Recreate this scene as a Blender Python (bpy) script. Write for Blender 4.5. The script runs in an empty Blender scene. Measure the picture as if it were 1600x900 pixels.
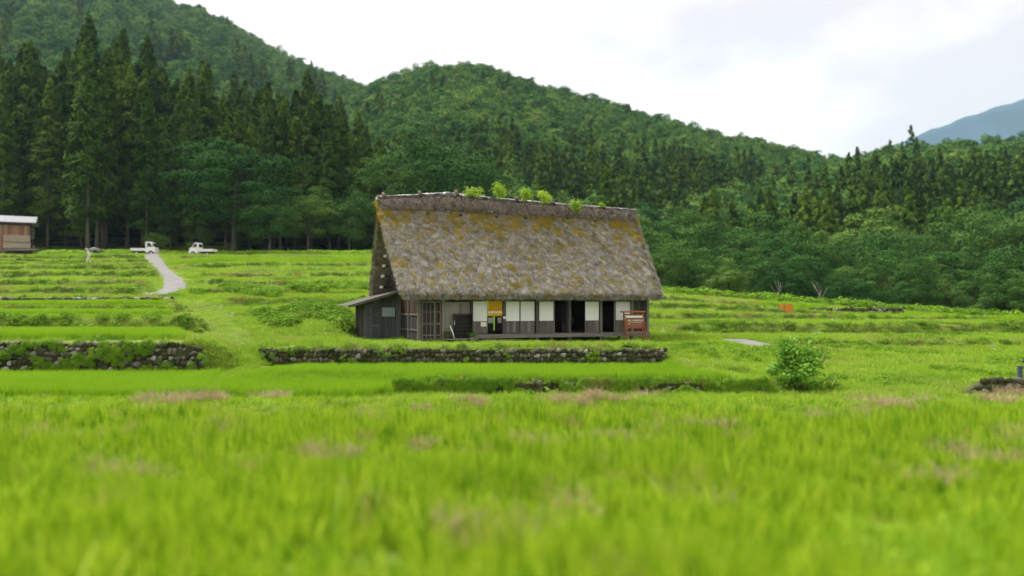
import bpy, bmesh, math, random
import numpy as np
from mathutils import Vector, Matrix, Euler

rng = np.random.default_rng(7)
random.seed(7)
R = math.radians
SC = bpy.context.scene
COL = SC.collection
EYE, F, HY = 1.85, 1244.0, 478.0          # eye height, focal length in photo pixels, horizon row

# ------------------------------------------------------------------ camera
cam = bpy.data.cameras.new('camera'); camo = bpy.data.objects.new('camera', cam); COL.objects.link(camo)
camo.location = (0, 0, EYE)
camo.rotation_euler = (R(90) + math.atan(28 / F), 0, 0)
cam.sensor_width = 36; cam.lens = F / 1600 * 36
cam.clip_start = 0.1; cam.clip_end = 20000
cam.dof.use_dof = True; cam.dof.focus_distance = 44.5
cam.dof.aperture_fstop = (cam.lens / 1000) / 0.118
SC.camera = camo

# ------------------------------------------------------------------ sky, sun, exposure
SUN_EL, SUN_AZ = R(57), R(-62)            # azimuth measured from +Y towards +X
w = bpy.data.worlds.new('World'); SC.world = w; w.use_nodes = True
nt = w.node_tree; nt.nodes.clear()
def N(t, tree=None, **kw):
    n = (tree or nt).nodes.new(t)
    for k, v in kw.items(): setattr(n, k, v)
    return n
out = N('ShaderNodeOutputWorld'); bg = N('ShaderNodeBackground'); bg.inputs[1].default_value = 0.12
sky = N('ShaderNodeTexSky', sky_type='NISHITA', sun_disc=False)
sky.sun_elevation = SUN_EL; sky.sun_rotation = SUN_AZ; sky.air_density = 1.0; sky.dust_density = 2.0
tc = N('ShaderNodeTexCoord')
mp = N('ShaderNodeMapping'); mp.inputs['Scale'].default_value = (1.0, 1.0, 2.0); mp.inputs['Location'].default_value = (3.3, 1.7, 0.4)
nz = N('ShaderNodeTexNoise'); nz.inputs['Scale'].default_value = 2.3; nz.inputs['Detail'].default_value = 7; nz.inputs['Roughness'].default_value = 0.5
cr = N('ShaderNodeValToRGB')
cr.color_ramp.elements[0].position = 0.42; cr.color_ramp.elements[0].color = (4.95, 4.6, 4.6, 1)
cr.color_ramp.elements[1].position = 0.54; cr.color_ramp.elements[1].color = (7.3, 6.8, 6.45, 1)
mx = N('ShaderNodeMix', data_type='RGBA'); mx.inputs['Factor'].default_value = 0.93
L = nt.links.new
L(tc.outputs['Generated'], mp.inputs[0]); L(mp.outputs[0], nz.inputs['Vector']); L(nz.outputs[0], cr.inputs[0])
L(sky.outputs[0], mx.inputs[6]); L(cr.outputs[0], mx.inputs[7]); L(mx.outputs[2], bg.inputs[0]); L(bg.outputs[0], out.inputs[0])

sun = bpy.data.lights.new('sun', 'SUN'); suno = bpy.data.objects.new('sun', sun); COL.objects.link(suno)
sun.energy = 3.4; sun.angle = R(9); sun.color = (1.0, 0.96, 0.88)
sv = Vector((math.sin(SUN_AZ) * math.cos(SUN_EL), math.cos(SUN_AZ) * math.cos(SUN_EL), math.sin(SUN_EL)))
suno.rotation_euler = sv.to_track_quat('Z', 'Y').to_euler()

vs = SC.view_settings; vs.view_transform = 'Standard'; vs.look = 'None'; vs.gamma = 1.0; vs.use_curve_mapping = False
vs.exposure = 0.72
cy = SC.cycles
cy.use_denoising = True; cy.max_bounces = 3; cy.diffuse_bounces = 2; cy.glossy_bounces = 2
cy.transmission_bounces = 3; cy.transparent_max_bounces = 6; cy.volume_bounces = 0
cy.use_adaptive_sampling = True; cy.adaptive_threshold = 0.03
cy.caustics_reflective = False; cy.caustics_refractive = False

# ------------------------------------------------------------------ helpers
def tag(o, label=None, cat=None, group=None, kind=None):
    if label: o['label'] = label
    if cat: o['category'] = cat
    if group: o['group'] = group
    if kind: o['kind'] = kind
    return o
def empty(name, loc=(0, 0, 0), rz=0, parent=None):
    o = bpy.data.objects.new(name, None); COL.objects.link(o); o.location = tuple(float(q) for q in loc); o.rotation_euler = (0, 0, rz)
    o.empty_display_size = 0.2
    if parent: o.parent = parent
    return o
def mesh(verts, faces, mat=None, smooth=False, name='m'):
    me = bpy.data.meshes.new(name)
    if isinstance(verts, np.ndarray) and isinstance(faces, np.ndarray):
        nv, nf, k = len(verts), len(faces), faces.shape[1]
        me.vertices.add(nv); me.vertices.foreach_set('co', verts.astype(np.float32).ravel())
        me.loops.add(nf * k); me.loops.foreach_set('vertex_index', faces.astype(np.int32).ravel())
        me.polygons.add(nf); me.polygons.foreach_set('loop_start', np.arange(0, nf * k, k, dtype=np.int32))
        me.update(calc_edges=True)
    else:
        me.from_pydata([tuple(v) for v in verts], [], [tuple(f) for f in faces])
    if mat:
        for m_ in (mat if isinstance(mat, (list, tuple)) else [mat]): me.materials.append(m_)
    if smooth: me.polygons.foreach_set('use_smooth', np.ones(len(me.polygons), dtype=bool))
    me.update()
    return me
def obj(name, me, parent=None, loc=None, rot=None, scale=None, link=True):
    o = bpy.data.objects.new(name, me)
    if link: COL.objects.link(o)
    if parent: o.parent = parent
    if loc is not None: o.location = tuple(float(q) for q in loc)
    if rot is not None: o.rotation_euler = rot
    if scale is not None: o.scale = scale
    return o
class MB:
    """collects shapes for ONE mesh"""
    def __init__(s): s.v = []; s.f = []; s.mi = []
    def add(s, vs_, fs, mi=0):
        b = len(s.v); s.v += [tuple(v) for v in vs_]; s.f += [tuple(i + b for i in f) for f in fs]; s.mi += [mi] * len(fs); return s
    def box(s, x0, x1, y0, y1, z0, z1, mi=0, jit=0):
        p = [(x, y, z) for z in (z0, z1) for y in (y0, y1) for x in (x0, x1)]
        if jit: p = [tuple(c + random.uniform(-jit, jit) for c in q) for q in p]
        return s.add(p, [(0, 2, 3, 1), (4, 5, 7, 6), (0, 1, 5, 4), (2, 6, 7, 3), (0, 4, 6, 2), (1, 3, 7, 5)], mi)
    def beam(s, a, b, wx, wz, mi=0):
        a = Vector(a); b = Vector(b); d = (b - a).normalized()
        up = Vector((0, 0, 1)) if abs(d.z) < 0.95 else Vector((0, 1, 0))
        sx = d.cross(up).normalized() * wx / 2; sz = sx.cross(d).normalized() * wz / 2
        p = [a - sx - sz, a + sx - sz, a + sx + sz, a - sx + sz, b - sx - sz, b + sx - sz, b + sx + sz, b - sx + sz]
        return s.add(p, [(0, 3, 2, 1), (4, 5, 6, 7), (0, 1, 5, 4), (1, 2, 6, 5), (2, 3, 7, 6), (3, 0, 4, 7)], mi)
    def tube(s, pts, rad, n=8, mi=0, cap=True):
        pts = [Vector(p) for p in pts]; k = len(pts); base = len(s.v); rings = []
        for i, p in enumerate(pts):
            d = (pts[min(i + 1, k - 1)] - pts[max(i - 1, 0)]).normalized()
            up = Vector((0, 0, 1)) if abs(d.z) < 0.9 else Vector((1, 0, 0))
            a = d.cross(up).normalized(); b = a.cross(d).normalized(); r = rad[i] if hasattr(rad, '__len__') else rad
            rings.append([p + (a * math.cos(2 * math.pi * j / n) + b * math.sin(2 * math.pi * j / n)) * r for j in range(n)])
        vv = [v for rg in rings for v in rg]; ff = []
        for i in range(k - 1):
            for j in range(n):
                ff.append((i * n + j, i * n + (j + 1) % n, (i + 1) * n + (j + 1) % n, (i + 1) * n + j))
        if cap: ff += [tuple(range(n - 1, -1, -1)), tuple((k - 1) * n + j for j in range(n))]
        return s.add(vv, ff, mi)
    def prism(s, poly, axis, a, b, mi=0):
        """poly: 2-D outline extruded along axis ('x': poly=(y,z); 'y': poly=(x,z); 'z': poly=(x,y))"""
        def P(p, t):
            return (t, p[0], p[1]) if axis == 'x' else (p[0], t, p[1]) if axis == 'y' else (p[0], p[1], t)
        n = len(poly)
        vv = [P(p, a) for p in poly] + [P(p, b) for p in poly]
        ff = [tuple(range(n)), tuple(range(2 * n - 1, n - 1, -1))] + [(i, i + n, (i + 1) % n + n, (i + 1) % n) for i in range(n)]
        return s.add(vv, ff, mi)
    def build(s, name, mat, parent=None, smooth=False, bevel=0, **kw):
        me = mesh(s.v, s.f, mat, smooth, name)
        if len(set(s.mi)) > 1: me.polygons.foreach_set('material_index', s.mi)
        bm = bmesh.new(); bm.from_mesh(me); bmesh.ops.recalc_face_normals(bm, faces=bm.faces)
        if bevel: bmesh.ops.bevel(bm, geom=list(bm.edges), offset=bevel, segments=2, affect='EDGES', clamp_overlap=True)
        bm.to_mesh(me); bm.free()
        return obj(name, me, parent, **kw)

# ------------------------------------------------------------------ materials
MATS = {}
def newmat(name):
    m = bpy.data.materials.new(name); m.use_nodes = True; m.node_tree.nodes.clear(); MATS[name] = m
    return m, m.node_tree
def ramp(t, stops):
    n = t.nodes.new('ShaderNodeValToRGB'); e = n.color_ramp.elements
    while len(e) < len(stops): e.new(0.5)
    for i, (p, c) in enumerate(stops): e[i].position = p; e[i].color = (*c, 1)
    return n
def math_(t, op, a, b):
    n = t.nodes.new('ShaderNodeMath'); n.operation = op
    for i, x in enumerate((a, b)):
        if hasattr(x, 'links'): t.links.new(x, n.inputs[i])
        else: n.inputs[i].default_value = x
    return n.outputs[0]
def noise(t, vec, scale, detail=3, rough=0.55, mapscale=None):
    n = t.nodes.new('ShaderNodeTexNoise'); n.inputs['Scale'].default_value = scale
    n.inputs['Detail'].default_value = detail; n.inputs['Roughness'].default_value = rough
    if mapscale:
        mpn = t.nodes.new('ShaderNodeMapping'); mpn.inputs['Scale'].default_value = mapscale; t.links.new(vec, mpn.inputs[0]); vec = mpn.outputs[0]
    t.links.new(vec, n.inputs['Vector'])
    return n.outputs[0]
def mixc(t, fac, a, b):
    n = t.nodes.new('ShaderNodeMix'); n.data_type = 'RGBA'
    for i, x in ((0, fac), (6, a), (7, b)):
        if hasattr(x, 'links'): t.links.new(x, n.inputs[i])
        else: n.inputs[i].default_value = x if i == 0 else (*x, 1)
    return n.outputs[2]

def mat_leaf(name, stops, patch=None, nscale=0.25, trans=0.3, wr=0.5, rough=0.55, spec=0.25, bright_noise=None):
    """foliage: colour from the instance's own random value and a slow noise over the land; patch=(colour, scale, lo, hi)"""
    m, t = newmat(name)
    oi = t.nodes.new('ShaderNodeObjectInfo'); ge = t.nodes.new('ShaderNodeNewGeometry'); pos = ge.outputs['Position']
    nn = noise(t, pos, nscale, 3)
    isl = ge.outputs['Random Per Island']
    f = math_(t, 'ADD', math_(t, 'MULTIPLY', oi.outputs['Random'], wr * 0.6),
              math_(t, 'ADD', math_(t, 'MULTIPLY', nn, 1 - wr), math_(t, 'MULTIPLY', isl, wr * 0.4)))
    rp = ramp(t, stops); t.links.new(f, rp.inputs[0]); c = rp.outputs[0]
    if patch:
        for (pc, ps, lo, hi) in patch:
            pn = noise(t, pos, ps, 4); pr = ramp(t, [(lo, (0, 0, 0)), (hi, (1, 1, 1))]); t.links.new(pn, pr.inputs[0])
            c = mixc(t, pr.outputs[0], c, pc)
    p = t.nodes.new('ShaderNodeBsdfPrincipled'); p.inputs['Roughness'].default_value = rough
    p.inputs['Specular IOR Level'].default_value = spec
    t.links.new(c, p.inputs['Base Color'])
    o = t.nodes.new('ShaderNodeOutputMaterial')
    if trans > 0:
        tr = t.nodes.new('ShaderNodeBsdfTranslucent'); t.links.new(c, tr.inputs[0])
        ms = t.nodes.new('ShaderNodeMixShader'); ms.inputs[0].default_value = trans
        t.links.new(p.outputs[0], ms.inputs[1]); t.links.new(tr.outputs[0], ms.inputs[2]); t.links.new(ms.outputs[0], o.inputs[0])
    else: t.links.new(p.outputs[0], o.inputs[0])
    return m

def mat_plain(name, stops, scale=3, detail=4, rough=0.8, spec=0.3, mapscale=None, coord='Object', bump=0.0, metallic=0, objrand=0.35, bscale=None):
    m, t = newmat(name)
    tcn = t.nodes.new('ShaderNodeTexCoord'); v = t.nodes.new('ShaderNodeNewGeometry').outputs['Position'] if coord == 'World' else tcn.outputs[coord]
    oi = t.nodes.new('ShaderNodeObjectInfo')
    off = t.nodes.new('ShaderNodeVectorMath'); off.operation = 'ADD'; t.links.new(v, off.inputs[0])
    cmb = t.nodes.new('ShaderNodeCombineXYZ')
    for i in range(3): t.links.new(math_(t, 'MULTIPLY', oi.outputs['Random'], 37.0 + 11 * i), cmb.inputs[i])
    t.links.new(cmb.outputs[0], off.inputs[1])
    nn = noise(t, off.outputs[0], scale, detail, 0.6, mapscale)
    f = math_(t, 'ADD', math_(t, 'MULTIPLY', nn, 1 - objrand), math_(t, 'MULTIPLY', oi.outputs['Random'], objrand))
    rp = ramp(t, stops); t.links.new(f, rp.inputs[0])
    p = t.nodes.new('ShaderNodeBsdfPrincipled'); p.inputs['Roughness'].default_value = rough
    p.inputs['Specular IOR Level'].default_value = spec; p.inputs['Metallic'].default_value = metallic
    t.links.new(rp.outputs[0], p.inputs['Base Color'])
    if bump:
        b = t.nodes.new('ShaderNodeBump'); b.inputs['Strength'].default_value = bump; b.inputs['Distance'].default_value = 0.02
        nb = noise(t, off.outputs[0], bscale or scale * 3, 5, 0.6, mapscale); t.links.new(nb, b.inputs['Height']); t.links.new(b.outputs[0], p.inputs['Normal'])
    o = t.nodes.new('ShaderNodeOutputMaterial'); t.links.new(p.outputs[0], o.inputs[0])
    return m

def wood(name, dark, mid, light, rough=0.8, axis='z', objrand=0.35):
    ms = {'z': (14, 14, 1.2), 'x': (1.2, 14, 14), 'y': (14, 1.2, 14)}[axis]
    return mat_plain(name, [(0.2, dark), (0.5, mid), (0.8, light)], 1.6, 6, rough, 0.25, ms, bump=0.5, objrand=objrand)

# vegetation
GR = dict(
 bank=mat_leaf('bank_leaf', [(0.15, (0.05, 0.12, 0.010)), (0.5, (0.11, 0.20, 0.02)), (0.85, (0.22, 0.27, 0.05))], [((0.34, 0.27, 0.09), 0.22, 0.52, 0.66)], 0.25, 0.25, 0.5),
 front=mat_leaf('grass_front', [(0.2, (0.08, 0.22, 0.004)), (0.45, (0.26, 0.45, 0.009)), (0.8, (0.55, 0.69, 0.045))], [((0.46, 0.36, 0.14), 0.9, 0.62, 0.70)], 0.5, 0.35, 0.85),
 rice=mat_leaf('rice_leaf', [(0.15, (0.20, 0.40, 0.010)), (0.5, (0.29, 0.50, 0.018)), (0.85, (0.37, 0.58, 0.03))], None, 0.2, 0.4, 0.5),
 meadow=mat_leaf('meadow_leaf', [(0.15, (0.19, 0.34, 0.016)), (0.5, (0.31, 0.49, 0.03)), (0.85, (0.43, 0.58, 0.06))], [((0.40, 0.36, 0.12), 0.16, 0.53, 0.70), ((0.14, 0.28, 0.02), 0.23, 0.56, 0.68)], 0.12, 0.35, 0.5),
 weed=mat_leaf('weed_leaf', [(0.15, (0.07, 0.19, 0.010)), (0.5, (0.16, 0.32, 0.018)), (0.85, (0.30, 0.46, 0.04))], [((0.24, 0.22, 0.06), 0.4, 0.60, 0.75)], 0.3, 0.25, 0.6, 0.7, 0.06),
 dry=mat_leaf('dry_leaf', [(0.2, (0.36, 0.25, 0.13)), (0.6, (0.50, 0.38, 0.24)), (0.9, (0.55, 0.50, 0.24))], None, 0.5, 0.25, 0.6),
 flower=mat_leaf('flower_white', [(0.2, (0.6, 0.62, 0.58)), (0.8, (0.8, 0.8, 0.78))], None, 0.5, 0.2, 0.6),
)
TR = dict(
 cedar=mat_leaf('cedar_needles', [(0.2, (0.022, 0.060, 0.008)), (0.5, (0.052, 0.115, 0.013)), (0.85, (0.125, 0.20, 0.02))], None, 0.05, 0.12, 0.7, 0.8, 0.03),
 broad=mat_leaf('broad_leaves', [(0.15, (0.016, 0.058, 0.013)), (0.45, (0.044, 0.120, 0.024)), (0.82, (0.165, 0.265, 0.046))], None, 0.06, 0.06, 0.65, 0.8, 0.03),
 broadfar=mat_leaf('hill_leaves', [(0.15, (0.026, 0.090, 0.022)), (0.45, (0.066, 0.168, 0.038)), (0.82, (0.20, 0.31, 0.055))], None, 0.012, 0.10, 0.7, 0.8, 0.02),
 shrub=mat_leaf('shrub_leaves', [(0.15, (0.08, 0.22, 0.014)), (0.5, (0.17, 0.38, 0.025)), (0.85, (0.32, 0.52, 0.05))], None, 0.8, 0.25, 0.7),
 lime=mat_leaf('lime_leaves', [(0.15, (0.24, 0.42, 0.02)), (0.85, (0.42, 0.58, 0.05))], None, 0.8, 0.4, 0.7),
)
BARK = mat_plain('bark', [(0.25, (0.05, 0.042, 0.034)), (0.75, (0.15, 0.13, 0.11))], 1.5, 5, 0.9, 0.2, (6, 6, 1), bump=0.5)
PALE = mat_plain('pale_bark', [(0.25, (0.18, 0.17, 0.15)), (0.75, (0.32, 0.31, 0.28))], 3, 4, 0.9, 0.2)
# ground
def mat_ground():
    m, t = newmat('ground_soil')
    pos = t.nodes.new('ShaderNodeNewGeometry').outputs['Position']
    n1 = noise(t, pos, 0.35, 5); n2 = noise(t, pos, 6.0, 4)
    f = math_(t, 'ADD', math_(t, 'MULTIPLY', n1, 0.6), math_(t, 'MULTIPLY', n2, 0.4))
    rp = ramp(t, [(0.3, (0.06, 0.10, 0.014)), (0.5, (0.13, 0.20, 0.022)), (0.68, (0.22, 0.29, 0.04))]); t.links.new(f, rp.inputs[0])
    p = t.nodes.new('ShaderNodeBsdfPrincipled'); p.inputs['Roughness'].default_value = 0.95; p.inputs['Specular IOR Level'].default_value = 0.1
    t.links.new(rp.outputs[0], p.inputs['Base Color'])
    b = t.nodes.new('ShaderNodeBump'); b.inputs['Strength'].default_value = 0.8; b.inputs['Distance'].default_value = 0.06
    t.links.new(n2, b.inputs['Height']); t.links.new(b.outputs[0], p.inputs['Normal'])
    o = t.nodes.new('ShaderNodeOutputMaterial'); t.links.new(p.outputs[0], o.inputs[0])
    return m
M_GROUND = mat_ground()
M_HILL = mat_plain('forest_floor', [(0.3, (0.02, 0.035, 0.012)), (0.7, (0.05, 0.08, 0.02))], 0.08, 5, 0.95, 0.1, coord='World')
M_MOUNT = mat_plain('mountain_haze_tint', [(0.3, (0.006, 0.036, 0.065)), (0.6, (0.014, 0.065, 0.105)), (0.8, (0.07, 0.12, 0.16))], 0.006, 9, 0.95, 0.1, coord='World', objrand=0)  # forest colour with the blue of distance haze painted in
M_PATH = mat_plain('asphalt', [(0.3, (0.17, 0.167, 0.16)), (0.7, (0.28, 0.275, 0.27))], 2.0, 6, 0.9, 0.2, coord='World', bump=0.4)
M_SOIL = mat_plain('wall_earth', [(0.3, (0.035, 0.04, 0.02)), (0.7, (0.10, 0.11, 0.04))], 2.5, 5, 0.95, 0.1, bump=0.6)
M_STONE = mat_plain('field_stone', [(0.15, (0.022, 0.032, 0.010)), (0.42, (0.05, 0.058, 0.02)), (0.6, (0.09, 0.084, 0.05)), (0.85, (0.22, 0.205, 0.175))], 3.0, 5, 0.9, 0.2, bump=0.6, objrand=0.55)
M_STONE_PALE = mat_plain('pale_stone', [(0.15, (0.09, 0.09, 0.065)), (0.5, (0.21, 0.205, 0.175)), (0.85, (0.46, 0.46, 0.43))], 3.0, 5, 0.9, 0.2, bump=0.6, objrand=0.5)
# house
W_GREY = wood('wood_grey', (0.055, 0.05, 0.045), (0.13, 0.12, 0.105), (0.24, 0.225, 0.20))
W_PALE = wood('wood_pale', (0.14, 0.13, 0.11), (0.25, 0.235, 0.20), (0.36, 0.34, 0.30))
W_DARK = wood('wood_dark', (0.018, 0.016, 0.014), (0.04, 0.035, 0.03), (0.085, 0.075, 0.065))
W_BROWN = wood('wood_brown', (0.022, 0.013, 0.008), (0.05, 0.028, 0.017), (0.095, 0.056, 0.036))
W_BEAM = wood('wood_beam', (0.08, 0.075, 0.07), (0.17, 0.16, 0.15), (0.28, 0.265, 0.25), axis='x')
W_BLUE = wood('wood_bluegrey', (0.05, 0.056, 0.06), (0.105, 0.115, 0.122), (0.19, 0.20, 0.207))
M_PAPER = mat_plain('shoji_paper', [(0.3, (0.74, 0.75, 0.75)), (0.7, (0.82, 0.83, 0.83))], 1.2, 4, 0.8, 0.2, objrand=0.3)
M_NOTE = mat_plain('note_paper', [(0.3, (0.74, 0.72, 0.62)), (0.7, (0.8, 0.78, 0.68))], 4, 2, 0.8)
M_YELLOW = mat_plain('yellow_cloth', [(0.3, (0.62, 0.33, 0.012)), (0.7, (0.74, 0.44, 0.02))], 6, 3, 0.85, 0.1, (6, 6, 0.6), objrand=0)
M_CREAM = mat_plain('cream_cloth', [(0.3, (0.68, 0.60, 0.36)), (0.7, (0.75, 0.70, 0.48))], 6, 3, 0.85, 0.1, objrand=0)
M_BLACKCLOTH = mat_plain('black_cloth', [(0.3, (0.008, 0.008, 0.009)), (0.7, (0.02, 0.02, 0.022))], 6, 3, 0.9, 0.1)
M_GREYCLOTH = mat_plain('grey_cloth', [(0.3, (0.20, 0.21, 0.21)), (0.7, (0.30, 0.31, 0.31))], 9, 3, 0.9, 0.1)
M_PANE = mat_plain('bluish_panel', [(0.3, (0.33, 0.40, 0.45)), (0.7, (0.40, 0.46, 0.50))], 1.0, 3, 0.35, 0.5)
M_BLACK = mat_plain('black_paint', [(0.3, (0.012, 0.012, 0.011)), (0.7, (0.03, 0.029, 0.027))], 4, 4, 0.6, 0.4)
M_SIGN = mat_plain('sign_brown', [(0.25, (0.20, 0.075, 0.042)), (0.75, (0.29, 0.115, 0.065))], 3, 4, 0.6, 0.35, objrand=0.2)
M_SIGNBAR = mat_plain('sign_timber', [(0.25, (0.22, 0.068, 0.028)), (0.75, (0.34, 0.12, 0.05))], 3, 5, 0.65, 0.35, objrand=0.2)
M_WHITE = mat_plain('white_paint', [(0.3, (0.78, 0.79, 0.79)), (0.7, (0.82, 0.83, 0.83))], 2, 2, 0.35, 0.5, objrand=0)
M_GLASS = mat_plain('dark_glass', [(0.3, (0.03, 0.04, 0.045)), (0.7, (0.05, 0.06, 0.065))], 2, 2, 0.08, 0.6)
M_RUBBER = mat_plain('rubber', [(0.3, (0.012, 0.012, 0.012)), (0.7, (0.025, 0.025, 0.025))], 4, 2, 0.9, 0.2)
M_STEEL = mat_plain('steel', [(0.3, (0.42, 0.42, 0.42)), (0.7, (0.55, 0.55, 0.55))], 4, 2, 0.35, 0.5, metallic=0.7)
M_LAMP = mat_plain('lamp_glass', [(0.3, (0.5, 0.52, 0.52)), (0.7, (0.6, 0.62, 0.62))], 4, 2, 0.15, 0.6)
M_TIN = mat_plain('tin_roof', [(0.3, (0.22, 0.23, 0.26)), (0.7, (0.33, 0.34, 0.38))], 0.7, 5, 0.5, 0.4, (1, 6, 1))
M_RUST = wood('barn_boards', (0.13, 0.065, 0.04), (0.25, 0.135, 0.085), (0.38, 0.25, 0.17))
M_REED = mat_plain('reed_mat', [(0.25, (0.22, 0.17, 0.12)), (0.75, (0.45, 0.38, 0.30))], 2.5, 6, 0.95, 0.1, (9, 9, 1), bump=0.6)
M_ORANGE = mat_plain('orange_paint', [(0.3, (0.55, 0.20, 0.02)), (0.7, (0.66, 0.27, 0.035))], 2, 4, 0.6, 0.4)
M_CLOTHES = mat_plain('white_clothes', [(0.3, (0.62, 0.66, 0.60)), (0.7, (0.74, 0.77, 0.72))], 5, 3, 0.9, 0.1)
M_SKIN = mat_plain('skin', [(0.3, (0.42, 0.24, 0.16)), (0.7, (0.5, 0.30, 0.21))], 5, 3, 0.6, 0.3)
M_PINK = mat_plain('pink_cloth', [(0.3, (0.58, 0.40, 0.38)), (0.7, (0.68, 0.52, 0.50))], 5, 3, 0.9, 0.1)
M_HAIR = mat_plain('dark_hair', [(0.3, (0.02, 0.018, 0.016)), (0.7, (0.05, 0.04, 0.035))], 5, 3, 0.7, 0.3)
M_TARP = mat_plain('grey_tarp', [(0.3, (0.20, 0.19, 0.19)), (0.7, (0.34, 0.32, 0.32))], 2, 5, 0.7, 0.3)
M_BLUEPOST = mat_plain('blue_post', [(0.3, (0.04, 0.075, 0.11)), (0.7, (0.07, 0.11, 0.15))], 2, 4, 0.6, 0.3)

def mat_thatch(name, mossy=True, dark=False):
    m, t = newmat(name)
    tcn = t.nodes.new('ShaderNodeTexCoord'); ge = t.nodes.new('ShaderNodeNewGeometry'); oi = t.nodes.new('ShaderNodeObjectInfo')
    pos = ge.outputs['Position']
    n1 = noise(t, pos, 2.2, 5, 0.65); n2 = noise(t, pos, 18, 3, 0.6)
    f = math_(t, 'ADD', math_(t, 'ADD', math_(t, 'MULTIPLY', n1, 0.40), math_(t, 'MULTIPLY', oi.outputs['Random'], 0.20)),
              math_(t, 'ADD', math_(t, 'MULTIPLY', ge.outputs['Random Per Island'], 0.34), math_(t, 'MULTIPLY', n2, 0.06)))
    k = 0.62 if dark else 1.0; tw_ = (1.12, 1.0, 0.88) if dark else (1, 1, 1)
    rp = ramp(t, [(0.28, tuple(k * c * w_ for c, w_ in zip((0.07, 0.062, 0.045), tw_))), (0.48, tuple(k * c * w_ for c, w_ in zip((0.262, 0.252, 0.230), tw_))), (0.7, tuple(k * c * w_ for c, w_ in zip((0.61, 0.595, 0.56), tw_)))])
    t.links.new(f, rp.inputs[0]); c = rp.outputs[0]
    if mossy:
        sep = t.nodes.new('ShaderNodeSeparateXYZ'); t.links.new(pos, sep.inputs[0])
        # moss belts: thick below the ridge, thinner towards the eaves
        mr = t.nodes.new('ShaderNodeMapRange'); t.links.new(sep.outputs[2], mr.inputs[0])
        mr.inputs[1].default_value = 4.6; mr.inputs[2].default_value = 7.2; mr.inputs[3].default_value = -0.02; mr.inputs[4].default_value = 0.12
        a = noise(t, pos, 1.15, 8, 0.74)
        g = math_(t, 'ADD', math_(t, 'ADD', a, mr.outputs[0]), math_(t, 'ADD', math_(t, 'MULTIPLY', ge.outputs['Random Per Island'], 0.09), math_(t, 'MULTIPLY', math_(t, 'SUBTRACT', noise(t, pos, 7.0, 4, 0.7), 0.5), 0.28)))
        r2 = ramp(t, [(0.60, (0, 0, 0)), (0.67, (1, 1, 1))]); t.links.new(g, r2.inputs[0])
        hue = ramp(t, [(0.35, (0.17, 0.165, 0.02)), (0.5, (0.32, 0.24, 0.02)), (0.65, (0.42, 0.23, 0.018))])
        t.links.new(noise(t, pos, 2.6, 4), hue.inputs[0])
        c = mixc(t, r2.outputs[0], c, hue.outputs[0])
        b_ = math_(t, 'ADD', noise(t, pos, 3.6, 5, 0.75), math_(t, 'MULTIPLY', oi.outputs['Random'], 0.12)); r3 = ramp(t, [(0.56, (0, 0, 0)), (0.66, (0.9, 0.9, 0.9))]); t.links.new(b_, r3.inputs[0])
        c = mixc(t, r3.outputs[0], c, (0.27, 0.22, 0.04))
    p = t.nodes.new('ShaderNodeBsdfPrincipled'); p.inputs['Roughness'].default_value = 0.9; p.inputs['Specular IOR Level'].default_value = 0.15
    t.links.new(c, p.inputs['Base Color'])
    b = t.nodes.new('ShaderNodeBump'); b.inputs['Strength'].default_value = 0.9; b.inputs['Distance'].default_value = 0.05
    t.links.new(n2, b.inputs['Height']); t.links.new(b.outputs[0], p.inputs['Normal'])
    o = t.nodes.new('ShaderNodeOutputMaterial'); t.links.new(p.outputs[0], o.inputs[0])
    return m
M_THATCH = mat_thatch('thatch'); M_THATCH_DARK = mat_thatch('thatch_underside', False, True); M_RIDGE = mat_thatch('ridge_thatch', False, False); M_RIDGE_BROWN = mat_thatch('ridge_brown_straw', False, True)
M_RIDGE_BARK = mat_plain('ridge_bark', [(0.25, (0.07, 0.052, 0.042)), (0.5, (0.13, 0.10, 0.085)), (0.8, (0.24, 0.20, 0.17))], 2.5, 6, 0.95, 0.1, (1, 1, 3), bump=0.8)

# ------------------------------------------------------------------ the lie of the land
def sm(x): x = np.clip(x, 0, 1); return x * x * (3 - 2 * x)
def tab(d, pts): a = np.array(pts, float); return np.interp(d, a[:, 0], a[:, 1])
T_FRONT = [(-40, 0.1), (0, -0.25), (5, -0.42), (10, -0.84), (15, -1.12), (21.5, -1.36), (23.2, -1.36), (24.0, -1.18), (25.6, -1.16), (26.6, -1.36)]
T_LEFT = T_FRONT + [(35.35, -1.38), (35.6, 0.2), (36.2, 0.28), (41.9, 0.42), (42.5, 1.22), (43.4, 1.26), (47, 1.34), (47.7, 1.78), (53.2, 1.9), (53.45, 2.38),
          (54.5, 2.5), (58, 2.62), (58.8, 3.12), (63.5, 3.45), (64.3, 3.9), (70, 4.3), (71, 4.8), (77, 5.2), (78, 5.7), (84, 6.0), (85, 6.35), (92, 6.75), (93, 7.2), (100, 7.7), (101, 8.15), (106, 8.7), (116, 9.0), (140, 12.5), (200, 24), (300, 40)]
T_MID = T_FRONT + [(29.15, -1.36), (29.45, -0.98), (36.15, -1.02), (36.3, -0.05), (37, 0.0), (43.5, 0.08), (46.2, 0.75), (49.5, 1.1), (50.6, 1.45), (54.5, 1.8), (55.6, 2.25), (60, 2.65), (61, 3.0), (66.5, 3.45), (67.5, 3.9), (75, 4.6), (76, 4.95), (85, 6.0), (86, 6.35), (97, 7.45), (98, 7.8), (106, 8.6), (116, 9.0), (140, 11.5), (200, 20), (300, 30)]
T_RAMP = T_FRONT + [(31, -1.36), (33.5, -1.1), (36, -0.6), (39, 0.0), (44, 0.62), (48, 1.2), (53, 2.0), (60, 2.68), (70, 4.1), (85, 5.95), (106, 8.7), (116, 9.0), (140, 12.5), (200, 24), (300, 40)]
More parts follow.
